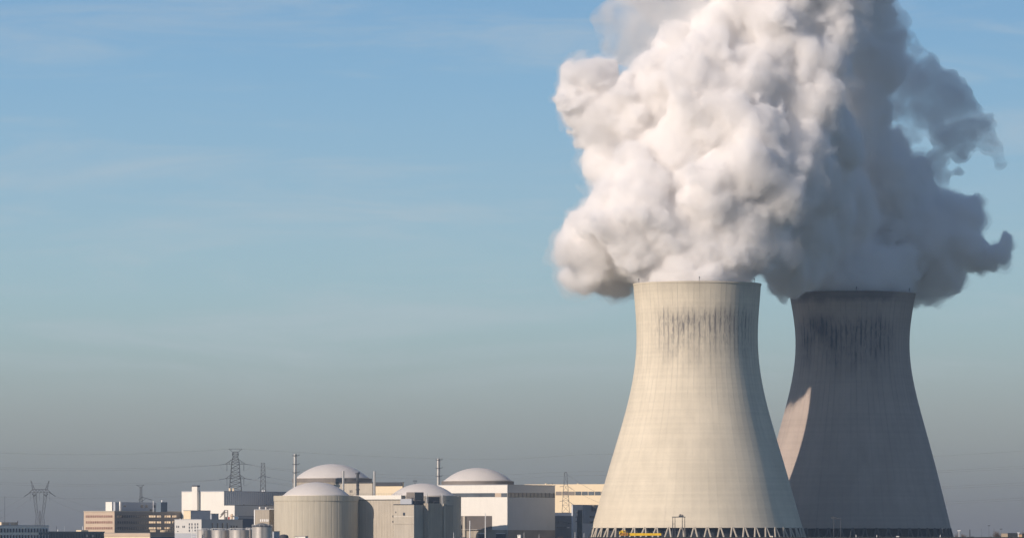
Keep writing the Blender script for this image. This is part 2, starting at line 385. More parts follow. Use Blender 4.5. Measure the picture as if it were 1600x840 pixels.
lob1 = [(1089,452,86,0,.8),(1050,412,52,0),(1100,402,66,0),(1140,408,42,0),(1075,360,75,0),
  (925,392,52,20),(905,372,34,15),(958,335,56,0),(985,290,50,10),(915,422,30,35),(960,425,36,45),(1005,355,66,-10),(1005,268,38,5),(975,436,28,55),(1000,400,50,20),
  (1085,330,80,10),(1150,335,72,-5),(1198,300,70,0),(1235,240,72,5),(1180,235,78,-10),(1090,240,76,10),(1030,232,55,25),(1250,300,40,0),(1270,200,48,10),(1185,370,46,0),(1305,215,42,45),(1290,290,44,55),(1262,350,40,60),(1225,400,34,60),(924,182,34,34),(925,215,34,38),(940,252,34,30),(1035,150,38,12),(1154,84,34,8),(1165,95,30,-5),(960,330,38,48),(1008,350,38,75),(990,300,34,70),(1040,112,42,22),(1065,80,42,28),(928,150,38,26),(965,170,46,22),(955,212,38,30),(919,130,38,22),(1110,300,60,-22),(1010,310,50,-12),(1160,270,60,-18),(1120,180,60,-12),(1130,380,50,-12),(930,178,34,28),(948,196,34,32),(975,345,34,60),(1000,362,34,70),(985,300,30,55),(990,418,32,52),  # lobes hidden behind the front billows are added to shade the rear tower
  (917,132,38,20),(903,146,26,15),(942,118,26,25),(960,160,34,25),(995,185,46,20),(1010,155,32,15),(952,222,26,35),(938,240,18,38),(975,240,40,60),(970,200,36,60),
  (1085,118,48,-10),(1068,128,34,-15),(1110,90,44,-5),(1150,140,58,0),(1205,140,58,5),(1268,170,50,5),(1285,140,34,5),(1225,85,62,10),(1300,45,46,15),(1290,85,45,15),(1210,20,66,10),(1140,25,50,15),(1310,-5,44,20),
  (1230,-60,80,15),(1300,-75,60,20),(1120,-60,62,20),(1080,-130,95,30),(1200,-160,110,30),(1310,-170,95,50),(1150,-290,120,50),(1290,-310,120,80),(1000,-110,70,50),(1380,-150,70,60)]
lobg = [(1020,50,54,60),(1075,30,50,-10),(1050,10,50,10),(1050,95,50,60),(1030,110,34,55),(985,45,40,62),(960,20,36,62),(1000,5,50,62),(1060,20,50,60),(1045,80,34,60),(1000,90,18,60),(965,55,16,60),(1090,-30,60,60)]
lob2 = [(1332,466,84,-23,.8),(1332,445,80,-25),(1385,428,46,-30),(1285,428,46,-40),(1215,430,30,-100),(1222,400,42,-105),(1262,378,58,-90),(1330,360,85,0),(1400,350,75,10),
  (1455,375,66,5),(1492,340,42,5),(1512,325,26,5),(1505,385,36,0),(1466,425,36,0),(1452,446,26,0),(1548,400,20,0),(1568,388,12,0),(1525,405,26,0),(1572,402,12,0),(1574,380,9,0),
  (1300,300,60,-60),(1370,285,66,-10),(1425,295,52,0),(1340,230,52,-30),(1350,180,46,-40),(1345,130,48,-50),(1375,90,38,-50),(1340,75,46,-55),(1365,50,26,-50),(1375,22,20,-50),(1330,20,36,-50),(1350,-30,40,-50),
  (1402,235,30,0),(1440,270,26,0),(1290,340,50,-80)]
lobw = [(1390,80,40,0),(1410,115,42,0),(1440,135,42,0),(1475,160,42,0),(1500,190,40,0),(1528,205,34,0),(1545,190,20,0),(1548,235,18,0),(1505,228,30,0),(1475,205,30,0),(1440,165,34,0),(1395,50,28,0),(1420,75,24,0),(1455,95,20,0),
   (1395,165,34,0),(1455,255,24,0),(1485,118,18,0),(1475,285,18,0),(1378,20,26,0),(1500,275,12,0),(1562,262,9,0),(1380,-20,30,0),(1420,210,20,0)]
SEEDS = (6, 6, 6, 2)
steam_on = True
if steam_on:
    s1 = plume('steam_plume', lob1, 3500, 'bright white sunlit steam billowing out of the nearer cooling tower', .85, .27, 1, (7,(30,9),(13,3.6),(6,2.4),(3,1.7),(1.6,.9)), child=(9,4), fringe=((.5,.08),(1.35,.02)))
    s2 = plume('steam_plume', lob2, 3680, 'dark blue grey steam cloud pouring from the rear cooling tower', 1.0, .20, 2, (9,(28,8),(12,4),(5.5,2.6),(3,1.7),(1.8,.9)), child=(9,4), fringe=((.5,.08),(1.0,.02)))
    s3 = plume('steam_wisp', lobw, 3690, 'thin grey smoky wisp trailing right above the rear plume', 1.5, .15, 3, (8,(16,6),(7,3.5),(3.5,1.8)), wisp=(.035,.33,.66))
    s4 = plume('steam_wisp', lobg, 3560, 'thin grey veil of steam behind the upper left of bright plume', 1.8, .08, 4, (12,(24,8),(10,4)), wisp=(.03,.33,.70))
    for q in (s1, s2): q['group'] = 'steam plumes above the cooling towers'
    for q in (s3, s4): q['group'] = 'thin steam wisps'
# ------------------------------------------------------------------ buildings of the plant
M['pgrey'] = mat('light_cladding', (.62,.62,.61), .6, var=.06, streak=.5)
TH = 30.0                                  # the plant's street grid is turned 30 degrees from the line of sight
def ray_u(px, xc, yc, dx, dy):             # where the sight line of column px meets the wall through (xc, yc)
    k = (px-CX)/F
    return (k*yc-xc)/(dx-k*dy)
class Bld:
    def __init__(s, name, label, cat, d, xl, xc, xr, ytop, m, group=None, th=TH, parent=None, part='wall', ybot=None, root=None):
        s.d = d; c, n = math.cos(R(th)), math.sin(R(th))
        s.L = (-c, n); s.Rr = (n, c); s.nL = (-n, -c); s.nR = (c, -n)
        s.xc = X(xc, d); s.yc = d
        s.lu = ray_u(xl, s.xc, s.yc, *s.L); s.ru = ray_u(xr, s.xc, s.yc, *s.Rr)
        s.zt = Z(ytop, d); s.zb = 0 if ybot is None else Z(ybot, d)
        a = (s.xc, s.yc); b = (a[0]+s.L[0]*s.lu, a[1]+s.L[1]*s.lu); e = (a[0]+s.Rr[0]*s.ru, a[1]+s.Rr[1]*s.ru); f = (b[0]+e[0]-a[0], b[1]+e[1]-a[1])
        s.fp = [a, e, f, b]; s.c0 = ((a[0]+f[0])/2, (a[1]+f[1])/2)
        if root is None:
            s.o = empty(name, (s.c0[0], s.c0[1], 0), label, cat, group); s.root = s.o
        else: s.root = root.root; s.o = root.root
        s.off = (s.root.location.x, s.root.location.y)
        s.wall = MB().prism([(p[0]-s.off[0], p[1]-s.off[1]) for p in s.fp], s.zb, s.zt).build(part, m, s.root if parent is None else parent)
    def par(s, h=.8, over=.25, m=None, name='roof', parent=None):
        c = s.c0; g = []
        for p in s.fp:
            v = Vector((p[0]-c[0], p[1]-c[1])); l = v.length; v = v*(1+over*1.4/l); g.append((c[0]+v.x-s.off[0], c[1]+v.y-s.off[1]))
        return MB().prism(g, s.zt+.004, s.zt+h).build(name, m or M['roofm'], s.root if parent is None else parent)
    def zf(s, face, u, py):
        y = s.yc + (s.L[1] if face == 'L' else s.Rr[1])*u
        return Z(py, y)
    def panel(s, name, face, x0, x1, y0, y1, m, t=.14, parent=None, inset=0, mb=None):
        D = s.L if face == 'L' else s.Rr; n = s.nL if face == 'L' else s.nR
        us = sorted((ray_u(x0, s.xc, s.yc, *D), ray_u(x1, s.xc, s.yc, *D)))
        mid = (us[0]+us[1])/2; z1 = s.zf(face, mid, y0); z0 = max(s.zf(face, mid, y1), .05)
        q = []
        for z in (z0, z1):
            for (u, w) in ((us[0], -.05), (us[1], -.05), (us[1], t), (us[0], t)):
                q.append((s.xc+D[0]*u+n[0]*w-s.off[0], s.yc+D[1]*u+n[1]*w-s.off[1], z))
        if mb is not None: mb.quadbox(q); return None
        return MB().quadbox(q).build(name, m, s.root if parent is None else parent)
    def strip(s, face, x0, x1, y0, y1, m, nm=6, name='window', fm=None):
        w = s.panel(name, face, x0, x1, y0, y1, m); fb = MB()
        for i in range(nm+1):
            x = x0+(x1-x0)*i/nm; wd = abs(x1-x0)*.004+.10
            s.panel('', face, x-wd, x+wd, y0, y1, None, t=.24, mb=fb)
        fb.build('frame', fm or M['grey'], w); return w
def onroof(b, part, d_off, x0, x1, y0, m, xm=None, ybase=None):   # a smaller block standing on building b's roof
    xm = xm if xm is not None else x0+(x1-x0)*.45
    q = Bld('', '', '', b.d+d_off, x0, xm, x1, y0, m, root=b, part=part)
    me = q.wall.data; zt = b.zt+.01
    for v in me.vertices:
        if v.co.z < zt: v.co.z = zt
    return q
def cyl(b, part, px, d, wpx, y0, zb, m, n=16, parent=None):
    r = wpx*d/F/2; x = X(px, d)
    return MB().lathe([(r, zb), (r, Z(y0, d)-.15), (r*.96, Z(y0, d))], n, x-b.off[0], d-b.off[1]).build(part, m, b.root if parent is None else parent, smooth=True)

# A: grey office with a grid of windows
A = Bld('office_building', 'grey concrete office with a grid of narrow windows at the far left edge', 'building', 3230, -70, -60, 76, 820.6, mat('office_concrete', (.85,.79,.70), .8, var=.05))
A.par(.5, .3, M['grey'])
for r_, (y0, y1) in enumerate(((824.8, 830.8), (834.8, 840.6))):
    for i in range(16):
        x = .4+i*4.66
        w = A.panel('window', 'R', x, x+3.0, y0, y1, M['glass'], t=.10)
        A.panel('fin', 'R', x+3.3, x+3.65, y0-.3, y1+.3, M['whitep'], t=.9, parent=w)
q = onroof(A, 'penthouse', 70, 1, 27, 815.2, M['conc'], 3)
q.panel('vent', 'R', 13.5, 17, 816.5, 821, M['grey'])
onroof(A, 'stair_tower', 60, -8, 2, 815, M['cream'], 1.6); cyl(A, 'exhaust_pipe', 27.6, 3310, 1.2, 812.5, A.zt, M['dark'])
# B: blue green hall
B = Bld('workshop_hall', 'low dark blue green hall with ribbed walls beside the grey office', 'building', 3300, 58, 62, 163.3, 830.6, M['blue'])
B.par(.5, .3, M['blue'])
fb = MB()
for i in range(19): B.panel('', 'R', 80+i*4.4, 80.5+i*4.4, 832.5, 842, None, t=.35, mb=fb)
fb.build('rib', M['blue'], B.root)
for x in (134.5, 143.5): B.panel('window', 'R', x, x+3.4, 834.5, 838.5, M['grey'], t=.1)
onroof(B, 'rooftop_unit', 100, 119, 138, 827.3, M['cream'], 127); cyl(B, 'vent_pipe', 88.4, 3370, .7, 821.5, B.zt, M['dark']); cyl(B, 'vent_pipe', 90.2, 3370, 1.2, 826.5, B.zt, M['whitep'])
cyl(B, 'vent_pipe', 129, 3410, .9, 821.5, B.zt, M['whitep']); cyl(B, 'vent_pipe', 100.5, 3380, .5, 821, B.zt, M['grey'])
# C: tan office block with strip windows
Cb = Bld('office_block', 'tan office block with three strips of windows and white rooftop penthouse', 'building', 3450, 131, 178.8, 288, 798.8, M['tan'])
Cb.par(.6, .25, M['conc2'])
brown = mat('shaded_side_brown', (.30,.265,.24), .8, var=.06)  # darker than the tan front: shade of the right side put into colour
cp = Cb.panel('shaded_side_panel', 'R', 178.9, 288, 798.9, 845, brown, t=.08)
for k, y in enumerate((804.2, 813.4, 822.6)):
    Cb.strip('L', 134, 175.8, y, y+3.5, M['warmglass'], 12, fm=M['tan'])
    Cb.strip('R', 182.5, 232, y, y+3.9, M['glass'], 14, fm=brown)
    for (a, b_) in ((183,189),(232, 243), (244.5, 251.5), (256.5, 266.5), (268.5, 275.5)):
        if a == 183 and k: continue
        Cb.strip('R', a, b_, y+.2, y+3.4, M['litglass'], 3, fm=brown)
for (a, b_) in ((234, 243), (250, 262), (263, 274)): Cb.strip('R', a, b_, 827.3, 830.5, M['litglass'], 5, fm=brown)
onroof(Cb, 'stair_tower', 8, 165, 175.3, 783.4, M['white'], 175)
onroof(Cb, 'plant_room', 14, 172, 177, 783.4, M['grey'], 172.5)
cyl(Cb, 'exhaust_duct', 188, 3462, 4, 783.2, Cb.zt, M['steel'], 20)
ph = onroof(Cb, 'penthouse', 20, 176, 250.5, 783.6, M['grey'], 180)
for x, y in ((219.9, 788.2), (226.6, 788.2), (238.6, 788.2), (234, 795)): ph.panel('window', 'R', x, x+4, y, y+4.2, M['glass'])
ph.panel('window', 'R', 193, 196.5, 789, 791, M['glass'])
onroof(Cb, 'lift_tower', 16, 244, 261.5, 783.7, mat('slate_cladding', (.12,.16,.20), .6), 251.5)
cyl(Cb, 'vent_pipe', 253, 3470, 2, 780.5, Cb.zt, M['whitep']); cyl(Cb, 'vent_pipe', 239.5, 3480, 1, 782, Cb.zt, M['whitep'])
# canopy in front of C
Cn = Bld('entrance_hall', 'long low cream and dark blue hall in front of the tan office block', 'building', 3330, 163, 234.6, 276, 832.2, M['cream'])
Cn.panel('fascia', 'L', 163, 234.6, 832.2, 837.5, M['tan'], t=.3); Cn.panel('fascia', 'R', 234.8, 276, 832.2, 837.5, brown, t=.3); Cn.panel('glazing', 'R', 235, 275, 837.8, 845, M['dblue'], t=.2)  # right fascia browner than the left, shade put into its colour
Cn.par(.3, .2)
# D: small white building with dark slot windows
Dd = Bld('laboratory_building', 'small white flat roofed building with slot windows behind the round tanks', 'building', 3330, 273, 315, 379, 811.2, M['grey'])
Dd.panel('front_cladding', 'L', 273, 314.9, 811.3, 832.3, mat('light_grey_cladding', (.62,.60,.56), .6, var=.04), t=.1)
Dd.par(.35, .2, M['grey'])
for x in (275.8, 278.6, 285.3, 287.6): Dd.panel('window', 'L', x, x+1.4, 820.4, 823.7, M['glass'], t=.2)
Dd.panel('window', 'L', 277, 279, 828.8, 829.9, M['glass'], t=.2)
for x in (295.3, 299.3, 304.2, 308.3):
    for y in (816.6, 821.5, 826.4): Dd.panel('window', 'L', x, x+1.6, y, y+3.4, M['glass'], t=.2)
for x in (331, 339, 346.8, 354.3):
    w = Dd.panel('window', 'R', x, x+1.7, 816.3, 825, M['glass'], t=.2); Dd.panel('frame', 'R', x+1.7, x+2.2, 816.3, 825, M['white'], t=.24, parent=w)
for x in (360.3, 364.3, 368.5): Dd.panel('window', 'R', x, x+2.1, 820.4, 823.6, M['glass'], t=.2)
cyl(Dd, 'roof_vent', 282, 3345, 3, 809.6, Dd.zt, M['white']); cyl(Dd, 'roof_vent', 286, 3345, 1.6, 809, Dd.zt, M['cream'])
# D2: dark blue link
D2b = Bld('link_building', 'dark blue grey link building between the white hall and the tan tower', 'building', 3420, 366, 372, 400, 805.8, M['dblue']); D2b.par(.3,.2)
D2b.panel('fascia', 'R', 372.2, 400, 805.9, 809.5, M['grey'], t=.2)
# E: big white hall
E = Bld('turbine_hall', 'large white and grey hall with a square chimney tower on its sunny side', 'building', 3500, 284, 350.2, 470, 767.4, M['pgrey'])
E.panel('sunlit_wall', 'L', 284, 350.1, 767.5, 832, M['white'], t=.12)  # sun-facing wall coloured whiter than the body, its light put into colour
E.par(.5, .3, M['grey'])
fb = MB()
for i in range(34): E.panel('', 'R', 352+i*3.2, 352.35+i*3.2, 768.2, 789, None, t=.22, mb=fb)
fb.build('cladding_rib', M['grey'], E.root)
t_ = Bld('', '', '', 3507, 299.7, 307.9, 312, 759.6, M['white'], root=E, part='chimney_tower')
MB().prism([(p[0]-E.off[0]+.1, p[1]-E.off[1]+1.5) for p in t_.fp[:4]], t_.zt+.01, t_.zt+.9).build('cap', M['dark'], t_.wall)
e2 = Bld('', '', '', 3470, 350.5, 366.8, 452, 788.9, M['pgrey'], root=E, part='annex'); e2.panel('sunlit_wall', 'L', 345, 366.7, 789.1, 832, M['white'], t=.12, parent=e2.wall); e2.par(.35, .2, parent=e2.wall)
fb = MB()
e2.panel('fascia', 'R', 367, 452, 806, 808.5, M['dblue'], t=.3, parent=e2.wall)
e3 = Bld('', '', '', 3440, 287, 298.2, 328.8, 797.2, mat('shaded_side_blue', (.50,.53,.58), .6), root=E, part='side_block'); e3.panel('sunlit_wall', 'L', 287, 298.1, 797.3, 832, M['cream'], t=.12, parent=e3.wall); e3.par(.3, .2, parent=e3.wall)  # blue grey body stands for shade, cream panel for the sunlit side
e4 = Bld('', '', '', 3434, 328.5, 330.5, 341.5, 802.2, M['grey'], root=E, part='side_block'); e4.par(.3, .2, parent=e4.wall)
st = MB(); d_ = 3425
for (a, b_) in (((343.2,807.6),(350.5,799.8)), ((350.5,799.8),(355.4,799.8)), ((350.5,796.4),(355,796.4)), ((350.5,796.4),(350.5,811)), ((355,796.4),(355,811)), ((344.5,803.8),(350.5,797.3))):
    st.bar((X(a[0],d_)-E.off[0], d_-E.off[1], Z(a[1],d_)), (X(b_[0],d_)-E.off[0], d_-E.off[1], Z(b_[1],d_)), .28, 4)
    st.bar((X(a[0],d_)-E.off[0]+.6, d_-E.off[1]-1.6, Z(a[1],d_)), (X(b_[0],d_)-E.off[0]+.6, d_-E.off[1]-1.6, Z(b_[1],d_)), .22, 4)
st.build('outside_stair', M['rim'], E.root)
e2.panel('door', 'L', 352.5, 355, 806.8, 811, M['dark'], t=.5, parent=e2.wall); e2.panel('door', 'L', 356.8, 359, 806.8, 811, M['red'], t=.5, parent=e2.wall)
e2.panel('pipe_rack', 'L', 360, 365, 804.6, 805.6, M['tan'], t=1.2, parent=e2.wall); e2.panel('pipe_rack', 'L', 361, 363.8, 802, 810, M['tan'], t=.6, parent=e2.wall)
for x, w_, y in ((359.2,3.4,761.9), (364.8,3.2,762.2)): cyl(E, 'roof_vent', x, 3540, w_, y, E.zt, M['cream'])
for x in (410.2, 413.3): cyl(E, 'roof_vent', x, 3545, 2.2, 765.3, E.zt, M['whitep'])
cyl(E, 'roof_vent', 381, 3480, 1.4, 786.9, e2.zt, M['dark']); cyl(E, 'roof_vent', 416, 3480, 2.4, 787.4, e2.zt, M['dark']); cyl(E, 'roof_vent', 347, 3520, .8, 765.8, E.zt, M['dark'])
# F: tan concrete tower
Fb = Bld('concrete_tower_block', 'weathered tan concrete block with five bright slot windows beside the ribbed silo', 'building', 3390, 397.4, 420.7, 434, 795.8, M['conc'])
Fb.panel('corner_strip', 'L', 397.3, 398.7, 796, 838, M['whitep'], t=.3); Fb.par(.3, .2, M['grey'])
for i in range(5): Fb.panel('window', 'L', 406.6+i*2.85, 408.1+i*2.85, 810.3, 814.2, M['whitep'], t=.12)
for x in (423, 426.5): Fb.panel('window', 'R', x, x+1.2, 810.5, 813.5, M['litglass'], t=.12)
cyl(Fb, 'roof_tank', 406.3, 3405, 4.4, 791.1, Fb.zt, M['tank']); cyl(Fb, 'roof_tank', 416, 3405, 4, 791.6, Fb.zt, M['tank'])
for i in range(4): cyl(Fb, 'roof_vent', 421.5+i*1.9, 3400, 1.4, 794, Fb.zt, M['whitep'])
# low bits in front of the first reactor
Lw = Bld('pump_house', 'low grey pump house at the foot of the ribbed reactor building', 'building', 3230, 424, 428, 437, 829.8, M['grey']); Lw.par(.3,.2)
Lw2 = Bld('white_cabin', 'small white cabin in front of the ribbed reactor building', 'cabin', 3200, 461, 477, 481, 837.4, M['white']); Lw2.par(.3,.2)
bt = empty('round_vent', (X(443.5,3220), 3220, 0), 'dark round topped vent housing beside the low grey pump house', 'vent housing')
MB().lathe([(2.9,0),(2.9,Z(838,3220)),(2.5,Z(835.6,3220)),(1.5,Z(834.4,3220)),(.3,Z(834,3220))],20).build('hood', M['dark'], bt, True)
# tanks
def tank(px, w, ytop, d, label, dome=0, m=None):
    r = w*d/F/2; t = empty('storage_tank', (X(px,d), d, 0), label, 'storage tank', 'round steel storage tanks'); zt = Z(ytop, d)
    MB().lathe([(r,0),(r,zt)], 40).build('tank_wall', m or M['tank'], t, True)
    MB().lathe([(r+.12,zt+.005),(r+.12,zt+.35),(r*.7,zt+.5+dome*.5),(r*.35,zt+.62+dome*.9),(.3,zt+.7+dome)], 40).build('roof', M['galv'] if dome else M['tank'], t, True)
    rb = MB()
    for i in range(14):
        a = 2*math.pi*i/14; b_ = 2*math.pi*(i+1)/14
        for z in (.95,): rb.bar((r*math.cos(a), r*math.sin(a), zt+z+.4), (r*math.cos(b_), r*math.sin(b_), zt+z+.4), .09, 4)
        rb.bar((r*math.cos(a), r*math.sin(a), zt+.3), (r*math.cos(a), r*math.sin(a), zt+1.4), .08, 4)
    rb.build('railing', M['whitep'], t)
    l = MB()
    for s_ in (-.3, .3): l.bar((s_, -r-.35, 0), (s_, -r-.35, zt+1.2), .08, 4)
    l.build('ladder', M['whitep'] if not dome else M['galv'], t)
    return t
tank(318, 23.4, 828.3, 3215, 'leftmost low round steel tank in the row of four')
tank(344, 27, 828.2, 3206, 'second low round steel tank from the left in the row of four')
tank(374, 31.4, 828, 3200, 'wide low round steel tank beside the taller domed tank')
tank(389.5, 10, 827.4, 3225, 'narrow low steel tank squeezed behind the taller domed tank', m=M['tan'])
tank(409.6, 32, 822.6, 3190, 'taller round steel tank with a dark domed roof', 1.6)
sr = MB(); x = X(304.3, 3210)
lt = empty('ladder_tower', (x, 3205, 0), 'white caged ladder tower at the left end of the tank row', 'ladder tower')
for dx in (-1.5, 1.5): MB().bar((dx, 0, 0), (dx, 0, Z(826.5,3205)), .35, 4).build('upright', M['whitep'], lt)
fb = MB()
for i in range(9): fb.bar((-1.5, 0, 1+i*1.45), (1.5, 0, 1+i*1.45), .16, 4)
fb.build('rung', M['whitep'], lt)

# reactors
def dome_pts(r, z0, h, n=18):
    Rs = (r*r+h*h)/(2*h); a = math.asin(min(1, r/Rs)); out = []
    for i in range(n+1):
        t = a*(1-i/n); out.append((max(Rs*math.sin(t), .05), z0+Rs*math.cos(t)-(Rs-h)))
    return out
def reactor(px, d, half, ytop, dpx, dhalf, dtop, label, m, rimm=None, rimh=0, ribs=0):
    t = empty('reactor_building', (X(px,d), d, 0), label, 'reactor building', 'domed reactor buildings')
    r = half*d/F; zt = Z(ytop, d)
    if ribs:
        n = ribs*8; mb = MB(); rings = [(0,0,1), (zt-3.4,0,1), (zt-3.3,.35,1), (zt,.35,1)]
        for z, ex, _ in rings:
            for i in range(n):
                rr = r+ex - (.11 if i % 8 in (0,) else 0) + (0 if i % 8 else 0); a = 2*math.pi*i/n; mb.v.append((rr*math.cos(a), rr*math.sin(a), z))
        for j in range(3):
            for i in range(n): mb.f.append((j*n+i, j*n+(i+1)%n, (j+1)*n+(i+1)%n, (j+1)*n+i))
        mb.f.append(tuple(range(3*n, 4*n))); mb.build('wall', m, t)
    else:
        MB().lathe([(r,0),(r,zt)], 72).build('wall', m, t, True)
    if rimh: MB().lathe([(r*1.012,zt+.01),(r*1.012,zt+rimh)], 72).build('rim', rimm, t, True)
    z0 = zt+rimh; dr = dhalf*d/F
    dm = MB().lathe([(dr+.5, z0+.01), (dr+.5, z0+.5)] + dome_pts(dr, z0+.5, Z(dtop,d)-z0-.5), 72)
    dm.build('dome', M['dome'], t, True)
    return t
R1c = mat('ribbed_concrete', (.52,.47,.37), .9, var=.12, streak=.75)
reactor(494, 3380, 65.7, 774, 494, 51.3, 752.4, 'ribbed pale concrete reactor building with white dome in front of the others', R1c, ribs=44)
r2 = reactor(519, 3520, 61.5, 753, 519, 56.5, 724.2, 'brown concrete reactor building with the tallest white dome, behind the ribbed one', M['conc'], M['rim'], Z(747,3520)-Z(753,3520))
r3 = reactor(660.5, 3390, 60, 774.5, 660, 49.5, 754.4, 'domed reactor building half hidden behind the grey concrete block', M['conc2'])
r4 = reactor(746.5, 3560, 56, 757, 746.5, 52.5, 730.2, 'white domed reactor building with brown rim rising behind the white hall', M['conc'], M['rim'], Z(751.3,3560)-Z(757,3560))
# G: pale hall that catches the first reactor's shadow
G = Bld('auxiliary_building', 'pale concrete hall with white parapet catching the round shadow of the ribbed reactor', 'building', 3366, 520, 627.5, 668, 774, M['conc2'])
G.panel('parapet', 'L', 540, 627.4, 773.2, 779.6, M['white'], t=.5)
G.panel('gutter', 'L', 540, 627.3, 779.8, 780.6, M['dark'], t=.4)
fb = MB()
for i in range(14): G.panel('', 'L', 557+i*4.4, 557.2+i*4.4, 781, 840, None, t=.06, mb=fb)
fb.build('panel_joint', M['conc'], G.root)
for i in range(2): G.panel('vent', 'L', 613.4, 614.6, 804.3+i*8.4, 807.3+i*8.4, M['dark'], t=.2)
G.par(.3, .2)
fb = MB(); zt = G.zt+.3
for i in range(30):
    u = i*1.9; p = (G.xc+G.L[0]*u-G.off[0]+.3*G.Rr[0], G.yc+G.L[1]*u-G.off[1]+.3*G.Rr[1]); p2 = (p[0]+G.L[0]*1.9, p[1]+G.L[1]*1.9)
    fb.bar((*p, zt), (*p, zt+1.1), .07, 4); fb.bar((*p, zt+1.1), (*p2, zt+1.1), .07, 4)
fb.build('railing', M['dark'], G.root)
# middle tan block behind
K = Bld('machine_building', 'tan concrete block with a dark roof line behind the ribbed reactor', 'building', 3480, 516, 582, 586.5, 753, M['conc2'])
K.panel('stain_band', 'L', 516, 581.9, 753.1, 754.5, M['dark'], t=.3); K.par(.2, .2, M['dark'])
for x in (546.8, 549.4): K.panel('vent', 'L', x, x+1, 765, 769, M['dark'], t=.2)
K2 = Bld('cream_annex', 'cream hall with a black roof band between two white domes', 'building', 3560, 582, 628.8, 631, 753, M['cream'])
K2.panel('roof_band', 'L', 583, 628.7, 753, 758.6, M['dark'], t=.4); K2.par(.2,.2, M['dark'])
# H: grey concrete block in front of reactor three
H = Bld('concrete_service_block', 'tall weathered concrete block with dark machinery and two slim stacks on its roof', 'building', 3300, 615.3, 646.8, 697, 788, M['conc2'])
H.par(.5, .2, M['dark'])
for x, y, w_, h_ in ((629.8,800,3.2,4.6), (618,798.3,1,2.4)): H.panel('window', 'L', x, x+w_, y, y+h_, M['glass'], t=.15)
H.panel('ledge', 'L', 615.4, 646.6, 806.2, 806.7, M['white'], t=.3); H.panel('ledge', 'L', 615.4, 646.6, 817.8, 818.2, M['conc'], t=.2)
h2 = Bld('', '', '', 3308, 662, 669, 691.5, 785.5, M['conc'], root=H, part='stair_tower')
H.panel('recess', 'R', 671, 689, 796.5, 845, M['dark'], t=.2)
for x0, x1 in ((663.2, 667.8), (688.6, 691.5)):
    H.panel('pilaster', 'R', x0, x1, 786, 846, M['conc2'], t=2.2)
onroof(H, 'machine_room', 14, 635, 662, 768.2, M['rim'], 648); onroof(H, 'machine_room', 20, 668, 687, 775.3, M['dark'], 670)
onroof(H, 'cooler', 4, 625.5, 645, 778.5, M['grey'], 643); onroof(H, 'machine_room', 6, 645, 664, 781.5, M['dark'], 647)
rnd = random.Random(4)
for i in range(16):
    fb = MB()
    px = rnd.uniform(626, 700); y0 = rnd.uniform(775, 783); dd_ = rnd.uniform(3303, 3318)
    fb.bar((X(px,dd_)-H.off[0], dd_-H.off[1], H.zt), (X(px,dd_)-H.off[0], dd_-H.off[1], Z(y0,dd_)), .14, 4)
    p2 = px+rnd.uniform(2,9); fb.bar((X(px,dd_)-H.off[0], dd_-H.off[1], Z(y0,dd_)), (X(p2,dd_)-H.off[0], dd_-H.off[1], Z(y0+rnd.uniform(-.5,1),dd_)), .18, 4)
    fb.build('pipe', M['dark'], H.root)
fb = MB(); fb.box(X(627,3310)-H.off[0], X(664,3310)-H.off[0], 10, 20, H.zt+.5, H.zt+.9).build('roof_grating', M['dark'], H.root)
cyl(H, 'slim_stack', 666.9, 3309, 1.9, 770.3, H.zt, M['steel']); cyl(H, 'slim_stack', 691, 3312, 1.9, 770.3, H.zt, M['steel'])
# dark wing right of H
H3 = Bld('dark_wing', 'dark unlit concrete wing on the shaded side of the weathered block', 'building', 3330, 690, 692, 708, 789.5, M['conc']); H3.par(.3,.2)
# I: white hall with dark glazing band
I = Bld('white_hall', 'big white hall with a dark glazing band, its shaded right wall coloured grey', 'building', 3440, 684, 793, 867.2, 757, M['grey'])
I.panel('sunlit_wall', 'L', 684, 792.9, 757.1, 827, M['white'], t=.14)  # white panel on the sunny side; grey body colours in the right wall's shade
I.panel('glazing', 'L', 705, 773.6, 769.6, 775.8, M['band'], t=.24); I.panel('glazing', 'L', 783.5, 792.6, 769.6, 775.8, M['band'], t=.24); I.panel('louvre', 'L', 773.8, 783.3, 769.6, 775.8, M['tan'], t=.24)
fb = MB()
w = I.panel('glazing', 'R', 793.3, 867, 769.4, 776.4, M['band'], t=.18)
for i in range(12): I.panel('', 'R', 798+i*6, 798.5+i*6, 769.4, 776.4, None, t=.3, mb=fb)
fb.build('frame', M['dark'], w)
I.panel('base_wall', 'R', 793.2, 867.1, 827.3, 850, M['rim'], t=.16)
I.panel('recess_shade_panel', 'L', 721, 769, 805.2, 827, mat('recess_shade_brown', (.13,.115,.105), .9), t=.3)  # flat dark panel: the recess's shade is put into its colour
I.panel('column', 'L', 724.5, 728.3, 805.5, 850, M['conc2'], t=1.4)
I.panel('base_wall', 'L', 721, 792.7, 827.2, 850, M['conc'], t=.2)
I.panel('rail', 'L', 721, 770, 826.5, 826.9, M['white'], t=1.8)
I.par(.35, .25, M['grey'])
for x0, x1 in ((748.5,759.5),(776,790)): I.panel('gate', 'L', x0, x1, 832.8, 850, M['dark'], t=.8); I.panel('gate_beam', 'L', x0, x1, 832.3, 833.2, M['whitep'], t=1)
